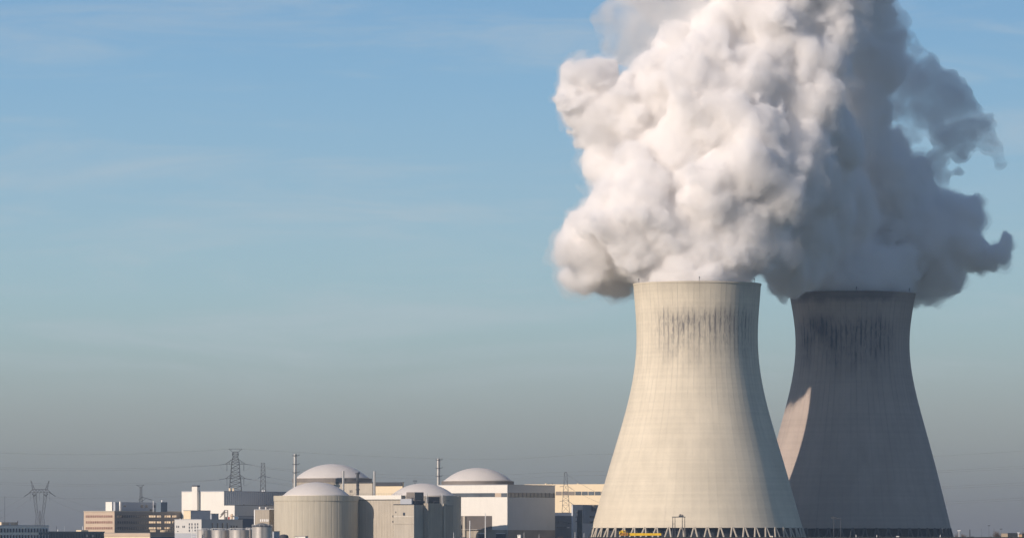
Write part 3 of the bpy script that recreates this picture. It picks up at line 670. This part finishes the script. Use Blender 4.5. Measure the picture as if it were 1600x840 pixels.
# J: far cream hall
J = Bld('far_cream_hall', 'long cream hall with a row of panes between the white hall and the pale tower', 'building', 3800, 820, 975, 985, 756.3, M['cream'], th=22)
J.par(.4, .2, M['cream'])
for i in range(9):
    x = 868+i*10.2; J.panel('window', 'L', x+.5, x+9.6, 767.2, 772.9, M['band'] if i > 2 else M['rim'], t=.2)
for x, w_ in ((853,3),(857.5,1),(863,1.6),(903,3)): cyl(J, 'roof_vent', x, 3830, w_, 754.6, J.zt, M['cream'] if w_ > 2 else M['dark'])
dk = mat('dark_plant_cladding', (.12,.13,.15), .7, var=.25, scale=.08); mg = mat('mid_grey_cladding', (.58,.60,.64), .7, var=.06)
J2 = Bld('switch_house', 'low dark shaded building beneath the lattice pylon beside the white hall', 'building', 3640, 862, 866, 912, 800.5, dk)
J2.panel('fascia', 'R', 866.3, 895, 800.6, 805, mg, t=.3); J2.par(.2,.2)
for x0,x1,y in ((872,886,813.5),(870,884,822),(888,900,816)): J2.panel('window', 'R', x0, x1, y, y+1.6, M['glass'], t=.3)
J2.panel('lamp', 'R', 886, 888.8, 823, 823.8, M['whitep'], t=.4)
J3 = Bld('grey_process_building', 'mid grey shaded process building left of the pale cooling tower', 'building', 3620, 893, 895, 962, 788.3, mg); J3.par(.3,.2, M['grey'])
J3.panel('wall_panel', 'R', 910.5, 962, 788.6, 817, mat('slate_panel', (.30,.33,.38), .7), t=.15)
for y in (805, 813.3): J3.panel('window', 'R', 921, 932, y, y+3.2, M['glass'], t=.3)
J3.panel('exhaust_hood', 'R', 924, 928.5, 789.5, 797.5, dk, t=1.2); J3.panel('pale_duct', 'R', 925, 928, 788.8, 793, M['conc2'], t=1.5)
J4 = Bld('stair_tower', 'slim near black stair tower against the grey process building', 'tower', 3590, 901.5, 903, 909.6, 796.8, mat('black_cladding', (.04,.05,.065), .7)); J4.par(.3,.2, M['dark'])
for y in (799, 806.2, 813): J4.panel('balcony', 'L', 900.8, 902.8, y, y+1.2, M['dark'], t=1.2)

# ------------------------------------------------------------------ stacks
def stack(px, d, w, y0, label, group, collars=(), ybase=None):
    r = w*d/F/2; t = empty('exhaust_stack', (X(px,d), d, 0), label, 'stack', group); zt = Z(y0, d)
    MB().lathe([(r,0),(r,zt),(r*.8,zt),(r*.8,zt-1)], 24, cap=False).build('flue', M['steel'], t, True)
    for y in collars:
        z = Z(y, d)
        MB().lathe([(r+.9,z),(r+.9,z+.25),(r,z+.25)], 20).bar((r+1.0,-.2,z),(r+1.9,-.2,z+.9),.2,4).bar((r+.9,0,z),(r+.9,0,z+1.1),.08,4).build('platform', M['dark'], t)
    return t
stack(461, 3470, 5.6, 709, 'thick steel stack left of the tallest dome, with three dark platforms', 'thick exhaust stacks', (711.5, 725, 738))
stack(685, 3650, 5.6, 716, 'thick steel stack between the two right hand domes', 'thick exhaust stacks', (718, 731, 743.5))
stack(536.3, 3400, 3.7, 735, 'slim bare steel stack just behind the ribbed reactor dome', 'slim exhaust stacks')
stack(585, 3420, 3.7, 735.5, 'slim bare steel stack at the right of the tan block', 'slim exhaust stacks')
vm_ = empty('vent_mast', (X(559,3400), 3400, 0), 'dark vent mast with ringed platforms between the two slim stacks', 'vent mast')
MB().bar((0,0,0),(0,0,Z(737.5,3400)),.75,10).build('pipe', M['galv'], vm_)
for y, r_ in ((740,1.5),(752,1.8),(758,1.0),(765,1.3)): MB().lathe([(r_,Z(y,3400)),(r_,Z(y,3400)+.7)],14).build('ring_platform', M['dark'], vm_)
MB().bar((0,0,Z(738,3400)),(1.2,0,Z(736.8,3400)),.25,5).build('vent_head', M['dark'], vm_)
fb = MB()
for x_ in (-.9,.9): fb.bar((x_,-1,0),(x_*.9,-1,Z(741,3400)),.12,4)
for i in range(24): fb.bar((-.9,-1,i*1.9),(.9,-1,i*1.9+1.9),.08,4)
fb.build('ladder_frame', M['dark'], vm_)
am = empty('roof_antenna', (X(648.5,3500), 3500, 0), 'small dark antenna frame poking up behind the half hidden dome', 'antenna')
z_ = Z(753.5,3500)
MB().bar((0,0,0),(0,0,z_),.2,5).build('mast', M['dark'], am)
fb = MB()
for y in (750,751.5): fb.bar((-1.2,0,Z(y,3500)),(1.2,0,Z(y,3500)),.14,4)
for x_ in (-.8,.0,.8): fb.bar((x_,0,z_),(x_,0,Z(749.6,3500)),.12,4)
fb.build('crossbar', M['dark'], am)

# ------------------------------------------------------------------ pylons
def pyl(d, base_px, label, name='pylon'):
    t = empty(name, (X(base_px,d), d, 0), label, 'pylon', 'electricity pylons'); return t
def lat(mb, d, x0, secs, r=.2, rb=.12):    # lattice column: secs = [(py, cx, half width px)] from top to bottom
    s = d/F; P_ = []
    for (py, cx_, hw) in secs:
        w = hw*s; cx__ = X(cx_, d)-X(x0, d); z = max(Z(py, d), 0); P_.append([(cx__-w,-w,z),(cx__+w,-w,z),(cx__+w,w,z),(cx__-w,w,z)])
    for a, b_ in zip(P_, P_[1:]):
        for i in range(4):
            mb.bar(a[i], b_[i], r, 4); j = (i+1)%4
            mb.bar(a[i], b_[j], rb, 4); mb.bar(a[j], b_[i], rb, 4); mb.bar(a[i], a[j], rb, 4)
def seg(mb, d, x0, pts, r, dy=0):
    for a, b_ in zip(pts, pts[1:]):
        mb.bar((X(a[0],d)-X(x0,d), dy, Z(a[1],d)), (X(b_[0],d)-X(x0,d), dy, Z(b_[1],d)), r, 4)
d = 4200; x0 = 367.8; t = pyl(d, x0, 'largest lattice pylon, with two tiers of wide arms above the white turbine hall')
mb = MB()
lat(mb, d, x0, [(705,x0,3),(709,x0,4.6),(713,x0,3.4),(717,x0,4.8),(721,x0,5.2),(725,x0,6),(731,x0,6.4),(737,x0,6.8),(743,x0,7.2),(747,x0,7.8),(753,x0,8.4),(759,x0,8.8),(766,x0,9.6),(790,x0,12.5),(815,x0,15.5),(840,x0,18.5),(862,x0,21)], .24, .15)
mb.build('tower_body', M['galv'], t)
for sg in (-1, 1):
    m1 = MB(); seg(m1, d, x0, [(x0,700.8),(x0+sg*10.3,700.9),(x0+sg*3.4,706.5)], .22); seg(m1, d, x0, [(x0+sg*6,701),(x0+sg*6,704)], .12); m1.build('top_arm', M['galv'], t)
    for yy in (724.6, 747.3):
        m1 = MB()
        for dy in (-2, 2):
            seg(m1, d, x0, [(x0+sg*5, yy-7.6),(x0+sg*15.4, yy-.4)], .2, dy); seg(m1, d, x0, [(x0+sg*6, yy),(x0+sg*15.4, yy-.3)], .2, dy)
            for k in range(4): seg(m1, d, x0, [(x0+sg*(6+2.5*k), yy),(x0+sg*(7.2+2.5*k), yy-6+1.6*k)], .1, dy)
        m1.build('cross_arm', M['galv'], t)
        m1 = MB(); seg(m1, d, x0, [(x0+sg*15.4, yy-.2),(x0+sg*25.5, yy+1.2)], .24); m1.build('insulator', M['dark'], t)
        m1 = MB(); seg(m1, d, x0, [(x0+sg*13.2, yy),(x0+sg*13.2, yy+10.5)], .2); m1.build('insulator', M['dark'], t)
        m1 = MB(); seg(m1, d, x0, [(x0+sg*25.5, yy+1.2),(x0+sg*22, yy+6),(x0+sg*17, yy+9.5),(x0+sg*13.2, yy+10.5)], .07); m1.build('jumper_wire', M['wire'], t)
d = 4300; x0 = 411; t = pyl(d, x0, 'narrow tapering lattice pylon right of the largest pylon')
mb = MB(); lat(mb, d, x0, [(722.5,x0,2.6),(728,x0,2.8),(734,x0,3),(740,x0,3.2),(745,x0,3.5),(751,x0,3.7),(758,x0,3.9),(766,x0,4.3),(800,x0,5.5),(861,x0,8)], .2, .12); mb.build('tower_body', M['galv'], t)
m1 = MB(); seg(m1, d, x0, [(x0-8,747),(x0-3,743.5),(x0,742),(x0+3,743.5),(x0+11,745.5)], .24); m1.build('cross_arm', M['dark'], t)
d = 4100; x0 = 62.5; t = pyl(d, x0, 'horned V shaped lattice pylon above the grey office at far left', 'v_pylon')
for sg in (-1,1):
    m1 = MB(); lat(m1, d, x0, [(768.5,x0+sg*8.6,2.5),(775,x0+sg*8,2.3),(782,x0+sg*7.4,2.1),(790,x0+sg*6.4,2),(798,x0+sg*5.4,1.9),(806,x0+sg*4.2,1.8),(813,x0+sg*4.8,2),(821,x0+sg*5.6,2.2),(861,x0+sg*9,3)], .10, .06); m1.build('leg', M['galv'], t)
    m1 = MB(); lat(m1, d, x0, [(750.2,x0+sg*14.2,.4),(757,x0+sg*12,1),(764,x0+sg*10,1.8)], .12, .07); m1.build('horn', M['galv'], t)
    m1 = MB(); seg(m1, d, x0, [(x0+sg*14.5,768.2),(x0+sg*24.3,774.8)], .34); m1.build('insulator', M['dark'], t)
    m1 = MB(); seg(m1, d, x0, [(x0+sg*12.5,770.5),(x0+sg*9,774.4),(x0+sg*5.6,771)], .34); m1.build('insulator', M['dark'], t)
    m1 = MB(); seg(m1, d, x0, [(x0+sg*15,768.5),(x0+sg*15.3,782)], .12); m1.build('insulator', M['galv'], t)
m1 = MB()
for dy in (-1.5,1.5):
    seg(m1, d, x0, [(x0-11.5,764),(x0+11.5,764)], .3, dy); seg(m1, d, x0, [(x0-16.5,768.8),(x0-11.5,764)], .2, dy); seg(m1, d, x0, [(x0+16.5,768.8),(x0+11.5,764)], .2, dy); seg(m1, d, x0, [(x0-16.5,768.8),(x0+16.5,768.8)], .22, dy)
    for k in range(9): seg(m1, d, x0, [(x0-11.5+k*2.6,764+4.8*(k%2)),(x0-11.5+(k+1)*2.6,764+4.8*((k+1)%2))], .12, dy)
m1.build('cross_beam', M['galv'], t)
m1 = MB(); seg(m1, d, x0, [(x0-.8,768.8),(x0-.8,781.5)], .12); m1.build('insulator', M['galv'], t)
m1 = MB(); lat(m1, d, x0, [(797,x0,.6),(806,x0,.7),(821,x0,.9),(861,x0,1.4)], .16, .08); m1.build('centre_mast', M['galv'], t)
d = 3900; x0 = 220.3; t = pyl(d, x0, 'small lattice pylon top peeping over the penthouse of the tan office block')
mb = MB(); lat(mb, d, x0, [(760,x0,1.5),(765,x0,1.5),(770,x0,1.6),(775,x0,1.8),(783,x0,2.2),(820,x0,4),(860,x0,6)], .16, .1); mb.build('tower_body', M['galv'], t)
m1 = MB(); seg(m1, d, x0, [(x0-7.3,757),(x0-2,760),(x0+1,760),(x0+4.6,757),(x0-7.3,757)], .22); m1.build('top_arm', M['galv'], t)
m1 = MB(); seg(m1, d, x0, [(x0,775.6),(x0+18,780.5)], .3); seg(m1, d, x0, [(x0,783),(x0+7,779)], .24); seg(m1, d, x0, [(x0-4,780.5),(x0+1,777)], .24); m1.build('cross_arm', M['dark'], t)
d = 3720; x0 = 884; t = pyl(d, x0, 'tapering lattice pylon with hooped top in front of the far cream hall')
mb = MB(); lat(mb, d, x0, [(739.5,x0,2.1),(756,x0,2.9),(767,x0,4),(775,x0,4.4),(781,x0,4.8),(788.5,x0,5.1),(800,x0,5.9),(830,x0,8),(857,x0,10)], .2, .09); mb.build('tower_body', M['galv'], t)
m1 = MB(); seg(m1, d, x0, [(x0-2.1,739.5),(x0-1.2,737.2),(x0+1.2,737.2),(x0+2.1,739.5)], .24); m1.build('top_hoop', M['galv'], t)
for yy in (759.6, 782.4):
    for sg, yo in ((-1,0),(1,5.2)):
        m1 = MB(); seg(m1, d, x0, [(x0+sg*3.5,yy-.6),(x0+sg*(9.6 if sg<0 else 11.8),yy+yo)], .22); m1.build('cross_arm', M['rim'], t)
# mast at far left
def pole(px, d, y0, r, label, head=None, m='galv', name='lamp_post', cat='lamp post', group='slim poles around the plant'):
    t = empty(name, (X(px,d), d, 0), label, cat, group); zt = Z(y0, d)
    MB().bar((0,0,0),(0,0,zt),r,8,r*.6).build('pole', M[m], t)
    if head: MB().box(-head,head,-.3,.3,zt-.1,zt+.35).build('lamp_head', M['whitep'] if m == 'whitep' else M['dark'], t)
    return t
pole(7.4, 3600, 774, .17, 'thin tall radio mast rising behind the grey office', m='dark', name='radio_mast', cat='mast')
PL = [(734.2,3215,812.5,.45,'thick white pole on a stub in front of the shaded recess, left one','whitep',None),
 (758.4,3210,800.8,.4,'tall white pole in front of the white hall, right of the shorter one','whitep',None),
 (1329,3100,829.5,.22,'short lamp post beside the dark tower foot, first from the left','galv',None),
 (1337.6,3080,834.6,.3,'pale stub pole at the left foot of the dark cooling tower','whitep',None),
 (1370,3080,835,.3,'pale stub pole in front of the middle of the dark cooling tower','whitep',None),
 (1469.2,3080,834.8,.35,'pale stub pole at the right foot of the dark cooling tower','whitep',None),
 (1498.4,3100,828.6,.22,'lamp post with bright head by the bare bush right of the dark tower','whitep',.9),
 (1515.4,3120,826.2,.42,'thick dark ringed post standing alone right of the dark tower','dark',None),
 (1533.5,3500,826,.1,'very thin grey pole near the bare twin trees, left one','galv',None),
 (1545.2,3400,820.6,.14,'thin lamp post with small dark head left of the bare twin trees','galv',.8),
 (1564.3,3500,826,.1,'very thin lamp post just right of the bare twin trees','galv',.8),
 (1591.3,3100,832,.32,'white lamp post in front of the low brown shed','whitep',.7),
 (708.8,3200,831,.2,'thin pole before the dark reactor wall left of the white hall','whitep',None),
 (818.8,3150,831,.14,'thin pole before the shaded base of the white hall','whitep',None),
 (842.3,3150,833.5,.14,'shorter thin pole before the shaded base of the white hall','whitep',None),
 (898.5,3150,830.5,.2,'thin pole before the dark stair tower','whitep',None),
 (912.5,3150,832,.16,'thin pole just left of the pale tower feet','whitep',None)]
for (px, d, y, r_, lb, mm, hd) in PL: pole(px, d, y, r_, lb, hd, mm, name='lamp_post' if hd else 'post', cat='lamp post' if hd else 'pole')

# ------------------------------------------------------------------ overhead lines
def catmull(pts, n=10):
    P_ = [pts[0]] + list(pts) + [pts[-1]]; out = []
    for i in range(1, len(P_)-2):
        for k in range(n):
            t = k/n; a, b_, c, e = (np.array(P_[i-1+j], float) for j in range(4))
            out.append(.5*((2*b_)+(-a+c)*t+(2*a-5*b_+4*c-e)*t*t+(-a+3*b_-3*c+e)*t**3))
    out.append(np.array(pts[-1], float)); return out
def wire(pts, d, label, r=.075):
    d0, d1 = d if isinstance(d, tuple) else (d, d); q = catmull(pts); mb = MB(); xa, xb = pts[0][0], pts[-1][0]
    pos = []
    for x, y in q:
        dd = d0+(d1-d0)*(x-xa)/(xb-xa); pos.append((X(x,dd), dd, Z(y,dd)))
    o0 = pos[0]
    for a, b_ in zip(pos, pos[1:]):
        mb.bar([a[i]-o0[i] for i in range(3)], [b_[i]-o0[i] for i in range(3)], r, 3)
    o = mb.build('overhead_line', M['wire'], None, loc=o0); tag(o, label, 'power line', 'overhead power lines'); return o
W = [([(-30,706.5),(100,709.3),(200,708.6),(300,704.5),(357.5,701)],4200,'topmost overhead wire left of the largest pylon'),
 ([(-30,728.8),(60,731),(160,731.6),(250,730),(342.3,725.8)],4200,'upper wire of the second pair left of the largest pylon'),
 ([(-30,731.5),(60,734),(160,734.4),(250,732),(342.3,726)],4230,'lower wire of the second pair left of the largest pylon'),
 ([(-30,752),(60,754.5),(140,755.8),(240,753.5),(342.3,748.6)],4200,'upper wire of the third pair left of the largest pylon'),
 ([(-30,755),(60,757.8),(140,758.4),(240,756),(342.3,749)],4230,'lower wire of the third pair left of the largest pylon'),
 ([(-30,774.5),(60,777),(140,777.8),(240,776.4),(300,774)],4230,'lowest level wire crossing behind the V shaped pylon'),
 ([(378,701),(600,713),(790,716.5),(960,709),(1250,722),(1456,712.4),(1630,702)],(4200,4100),'topmost overhead wire right of the largest pylon'),
 ([(393.3,725.8),(440,731.5),(600,740.5),(760,742),(940,736),(1250,745),(1462,735.3),(1630,725.4)],(4200,4100),'upper wire of the second pair right of the largest pylon'),
 ([(393.3,726),(440,734),(600,745.5),(760,748),(940,742),(1250,748),(1464,738),(1630,729)],(4230,4130),'lower wire of the second pair right of the largest pylon'),
 ([(393.3,748.6),(430,753),(520,761),(760,765),(940,760),(1250,768),(1472,759.5),(1630,751.6)],(4200,4100),'upper wire of the third pair right of the largest pylon'),
 ([(393.3,749),(430,755),(520,764),(760,768),(940,763),(1250,771),(1474,762.5),(1630,755.5)],(4230,4130),'lower wire of the third pair right of the largest pylon'),
 ([(1100,792),(1300,790),(1478,783.5),(1630,775.2)],4100,'upper wire of the lowest pair right of the dark cooling tower'),
 ([(1100,795),(1300,793),(1479,786.6),(1630,778.6)],4130,'lower wire of the lowest pair right of the dark cooling tower'),
 ([(-30,812),(5,795),(38.2,774.8)],4100,'steep wire falling left from the V shaped pylon outer arm'),
 ([(-30,822),(10,804),(53.5,774.4)],4110,'steep wire falling left from the V shaped pylon inner arm'),
 ([(86.8,774.8),(110,782),(140,791),(180,799)],4100,'steep wire falling right from the V shaped pylon outer arm'),
 ([(71.5,774.4),(95,787),(130,800),(180,812)],4110,'steep wire falling right from the V shaped pylon inner arm'),
 ([(403,747),(395,752),(380,760),(366,768)],4310,'short slack wire left of the narrow tapering pylon'),
 ([(422,745.5),(440,748.5),(470,754),(520,760)],4310,'short slack wire right of the narrow tapering pylon'),
 ([(895.8,764.8),(915,775),(940,786),(960,792)],3720,'upper slack wire running from the hooped pylon towards the pale tower'),
 ([(886,741),(900,750),(925,765),(960,780)],3720,'earth wire sloping from the hooped pylon top towards the pale tower'),
 ([(895.8,787.6),(915,796),(940,803),(960,808)],3720,'lower slack wire running from the hooped pylon towards the pale tower')]
for pts, d, lb in W: wire(pts, d, lb, .075 if not lb.startswith(('steep','short')) else .06)

# ------------------------------------------------------------------ cranes
d = 3330; x0 = 1000; t = empty('mobile_crane', (X(x0,d), d, 0), 'yellow mobile crane with its long boom lowered flat before the pale tower', 'crane')
def bx(name, xa, xb, ya, yb, y0, y1, m, parent=None):
    return MB().box(X(xa,d)-X(x0,d), X(xb,d)-X(x0,d), y0, y1, Z(yb,d), Z(ya,d)).build(name, m, parent or t)
b0 = MB()
for i in range(4):                        # telescopic sections, each slimmer
    xa = 979+i*13.5; xb = 979+(i+1)*13.5; g = .07*i
    b0.box(X(xa,d)-X(x0,d), X(xb,d)-X(x0,d), -1.0+g, 1.0-g, Z(836.2,d)+g*.8, Z(831.9,d)-g*.5)
b0.build('boom', M['yellow'], t)
bx('boom_head', 1033, 1034.4, 832.6, 836.6, -1.1, 1.1, M['dark'])
bx('counterweight', 967.5, 971, 829.5, 834, -2, 2, M['yellow']); bx('machinery_deck', 969, 981, 831.5, 836, -2, 2, mat('crane_orange', (.62,.26,.02), .5, var=.25, scale=.5))
cb = bx('cab', 969.8, 977.6, 828, 831.4, -2, -.2, M['yellow']); bx('window', 973.4, 977, 829, 830.6, -2.12, -2.0, M['glass'], cb)
for x in (973, 975.6, 978): bx('grille', x, x+.7, 832.2, 835.4, -2.2, -2.0, M['dark'])
bx('chassis', 964, 1006, 838.5, 840.5, -1.5, 1.5, M['dark'])
bx('turret', 970.5, 975.5, 836.1, 838.4, -1.2, 1.2, M['dark'])
for x in (966.5, 972, 980, 986, 996, 1002):
    w = MB(); zc = Z(842.4,d)
    for sy in (-1.6, 1.2): w.bar((X(x,d)-X(x0,d), sy, .9), (X(x,d)-X(x0,d), sy+.45, .9), .9, 16)
    w.build('wheel', M['dark'], t)
z_l = Z(840.5,d); MB().box(-13,2.5,-1.3,1.3,1.0,z_l).build('carrier', M['yellow'], t)
d = 3310; x0 = 1060; t = empty('gantry_crane', (X(x0,d), d, 0), 'tall slender portal gantry crane before the pale cooling tower', 'gantry crane')
zt = Z(807.6,d); s = d/F
for xa, wd, m_ in ((1051, .9, 'dark'), (1054.6,.8,'dark'), (1066,.8,'dark'), (1069.8,1.2,'rim')):
    l = MB(); xx = (xa-x0)*s
    for k in (-1, 1): l.bar((xx+k*.35*wd, -1.5, 0), (xx, -1.5, zt), .2, 4)
    for k in range(8): l.bar((xx-.3, -1.5, 2+k*2), (xx+.3, -1.5, 3.4+k*2), .09, 4)
    l.build('leg', M[m_], t)
MB().box((1049.8-x0)*s, (1070.8-x0)*s, -2.2, -.8, zt, zt+.5).build('bridge_beam', M['dark'], t)
for y in (818,): MB().box((1050.6-x0)*s, (1055-x0)*s, -1.7,-1.3, Z(y,d), Z(y,d)+.25).build('brace', M['dark'], t)
tr = MB().box((1060.4-x0)*s,(1068-x0)*s,-2.4,-.6,zt+.5,zt+1.3).build('trolley', M['galv'], t); MB().box((1061.5-x0)*s,(1064.5-x0)*s,-2,-1,zt+1.3,zt+2.1).build('winch', M['rim'], tr); MB().box((1065-x0)*s,(1067-x0)*s,-2,-1,zt+1.3,zt+1.8).build('motor', M['rim'], tr)
d = 3420; x0 = 1306; t = empty('gantry_crane', (X(x0,d), d, 0), 'faint dark portal gantry crane before the shadowed cooling tower', 'gantry crane')
s = d/F; zt = Z(809.5,d)
for xa in (1302.5, 1313.5): MB().bar(((xa-x0)*s,0,0),((xa-x0)*s,0,zt),.28,4).build('leg', M['dark'], t)
MB().box((1298-x0)*s,(1314-x0)*s,-.7,.7,zt,zt+.5).build('bridge_beam', M['dark'], t)
MB().box((1299-x0)*s,(1305.5-x0)*s,-.9,.9,zt+.5,zt+1.3).build('trolley', M['dark'], t)

# ------------------------------------------------------------------ far right shed and bare trees
S1 = Bld('brown_shed', 'low brown shed at the right edge of the plant', 'shed', 3250, 1564.5, 1574.6, 1590, 832.6, mat('brown_sheet', (.34,.27,.19), .8)); S1.par(.3,.2)
S2 = Bld('dark_shed', 'low dark shed with a tan end, last at the right', 'shed', 3240, 1590.5, 1597, 1612, 833.9, mat('tan_sheet', (.40,.26,.15), .8)); S2.par(.3,.2, M['dark'])
S3 = Bld('small_dark_hut', 'small dark hut at the foot of the ringed post', 'hut', 3150, 1511.5, 1517, 1522, 837.8, M['dark']); S3.par(.2,.2)

for px, d, w_, y, lb, mm in ((811.5,3160,6,835.2,'small white cabin low in front of the shaded base of the white hall','white'),(1206,3080,5,837.0,'tiny cream cabin on the dyke line right of the pale tower','cream'),(1403,3080,5,837.2,'tiny white cabin on the dyke line before the dark tower','white')):
    q = Bld('site_cabin', lb, 'cabin', d, px-w_/2, px+w_*.3, px+w_/2, y, M[mm]); q.par(.25,.15,M['grey']); q.panel('window','L',px-w_*.3,px-w_*.1,y+.6,y+1.4,M['glass'],t=.08)
bark = mat('bare_twig_bark', (.17,.125,.10), .95)
def bare_tree(px, d, ytop, wpx, label, seed, group='bare winter trees'):
    rnd = random.Random(seed); H_ = Z(ytop, d); t = empty('bare_tree', (X(px,d), d, 0), label, 'tree', group); s = d/F
    MB().bar((0,0,0),(0,0,H_*.45),.28,8,.16).build('trunk', bark, t)
    cr_ = MB()
    def grow(p, v, L_, r, dep):
        q = p + v*L_; cr_.bar(p, q, r, 3, r*.6)
        if dep == 0: return
        for k in range(4):
            w = (v + Vector((rnd.gauss(0,.45), rnd.gauss(0,.45), rnd.uniform(-.1,.5)))).normalized(); grow(p + v*L_*rnd.uniform(.5,1), w, L_*rnd.uniform(.55,.8), r*.6, dep-1)
    for k in range(6):
        a = rnd.uniform(0, 6.28); ww = wpx*s/2/H_; grow(Vector((0,0,H_*rnd.uniform(.15,.42))), Vector((math.cos(a)*ww*2.2, math.sin(a)*ww*2.2, 1)).normalized(), H_*.24, .10, 4)
    cr_.build('crown', bark, t); return t
bare_tree(1499, 3160, 831, 11, 'round bare bush by the bright headed lamp post', 1); bare_tree(1505, 3170, 832.5, 8, 'lower bare bush just right of the bright headed lamp post', 2)
bare_tree(1556.5, 3300, 825, 3, 'slim bare tree, left one of the twin trees', 3); bare_tree(1560.5, 3300, 825.5, 3, 'slim bare tree, right one of the twin trees', 4)
bare_tree(1599.5, 3350, 828.5, 8, 'bare tree cut off by the right edge of the photo', 5)
bare_tree(1550, 3300, 835.5, 9, 'low bare shrub left of the twin trees', 6)
bare_tree(712, 3150, 836, 10, 'bare reddish shrub before the dark reactor wall', 7); bare_tree(850, 3150, 834.5, 14, 'bare reddish shrub before the base of the white hall', 8)
bare_tree(878, 3150, 835, 12, 'bare reddish shrub before the low dark switch house', 9); bare_tree(803, 3150, 837, 9, 'small bare shrub at the corner of the white hall', 10)
# ------------------------------------------------------------------ land, river, dyke
gm = mat('grass_field', (.07,.075,.035), .95, var=.4, scale=.02)
bed = mat('river_bed', (.06,.055,.04), .95)
wm = mat('river_water', (.045,.06,.065), .12, var=.2, scale=.01, spec=.5)
t_ = wm.node_tree; b_ = t_.nodes['Principled BSDF']; c_ = t_.nodes.new('ShaderNodeTexCoord'); n_ = t_.nodes.new('ShaderNodeTexNoise'); n_.inputs['Scale'].default_value = .6; n_.inputs['Detail'].default_value = 5
bp = t_.nodes.new('ShaderNodeBump'); bp.inputs['Strength'].default_value=.6; bp.inputs['Distance'].default_value=.4; t_.links.new(c_.outputs['Object'], n_.inputs['Vector']); t_.links.new(n_.outputs[0], bp.inputs['Height']); t_.links.new(bp.outputs[0], b_.inputs['Normal'])
def sheet(name, x0, x1, y0, y1, z, m): return tag(mesh_obj(name, [(x0,y0,z),(x1,y0,z),(x1,y1,z),(x0,y1,z)], [(0,1,2,3)], m), kind='structure')
sheet('river_bed', -6000, 6000, -800, 9000, -6, bed)
sheet('river', -6000, 6000, 10, 2935, -2, wm)
tag(MB().box(-6000,6000,2970,9000,-5.9,0).build('ground', gm), kind='structure')
tag(MB().quadbox([(-6000,-800,-5.9),(6000,-800,-5.9),(6000,40,-5.9),(-6000,40,-5.9),(-6000,-800,4.3),(6000,-800,4.3),(6000,4,4.3),(-6000,4,4.3)]).build('near_bank', gm), kind='structure')
# the dyke on the far bank, its crest slightly uneven
dv = []; df = []; n = 0; rnd = random.Random(3)
xs = list(np.arange(-1200, 1200, 2.0))
def sm(a, b_, x): t = max(0, min(1, (x-a)/(b_-a))); return t*t*(3-2*t)
for x in xs:
    h = 6.75 + sm(25, 50, x)*.95 + noise.noise(Vector((x*.12, 0, 1)))*.14 + noise.noise(Vector((x*.6, 0, 5)))*.12
    dv += [(x, 2905, -5.9), (x, 2948, h-.25), (x, 2951, h), (x, 2955, h), (x, 2958, h-.3), (x, 2990, -5.9)]
for i in range(len(xs)-1):
    for j in range(5): df.append((i*6+j, (i+1)*6+j, (i+1)*6+j+1, i*6+j+1))
dy_ = mesh_obj('dyke', dv, df, mat('dyke_grass', (.045,.045,.03), .95, var=.4, scale=.08)); tag(dy_, kind='structure')

sb = MB(); rnd = random.Random(9)
for i in range(2600):                                   # dry winter scrub along the crest of the dyke
    x = rnd.uniform(-330, 350); 
    if rnd.random() > .25 + .9*max(0, noise.noise(Vector((x*.05, 0, 9)))+.2): continue
    h = rnd.uniform(.15, .55)+1.0*max(0, noise.noise(Vector((x*.11, 3, 0)))); z = 6.6 + sm(25, 50, x)*.95
    if x < 45: h *= .5
    sb.bar((x, 2956, z-.2), (x+rnd.uniform(-.5,.5), 2956+rnd.uniform(-.5,.5), z+h), .06, 3, .02)
tag(sb.build('scrub', bark), kind='stuff')
HAZE = True
if HAZE:
    hz = bpy.data.materials.new('haze_air'); hz.use_nodes = True; t = hz.node_tree; t.nodes.clear()
    v = t.nodes.new('ShaderNodeVolumePrincipled'); v.inputs['Color'].default_value = (.58,.77,1.0,1); v.inputs['Density'].default_value = 2.6e-5; v.inputs['Anisotropy'].default_value = 0
    mo = t.nodes.new('ShaderNodeOutputMaterial'); t.links.new(v.outputs[0], mo.inputs['Volume'])
    tag(MB().box(-6100,6100,-900,9100,-7,420).build('haze', hz), kind='stuff')
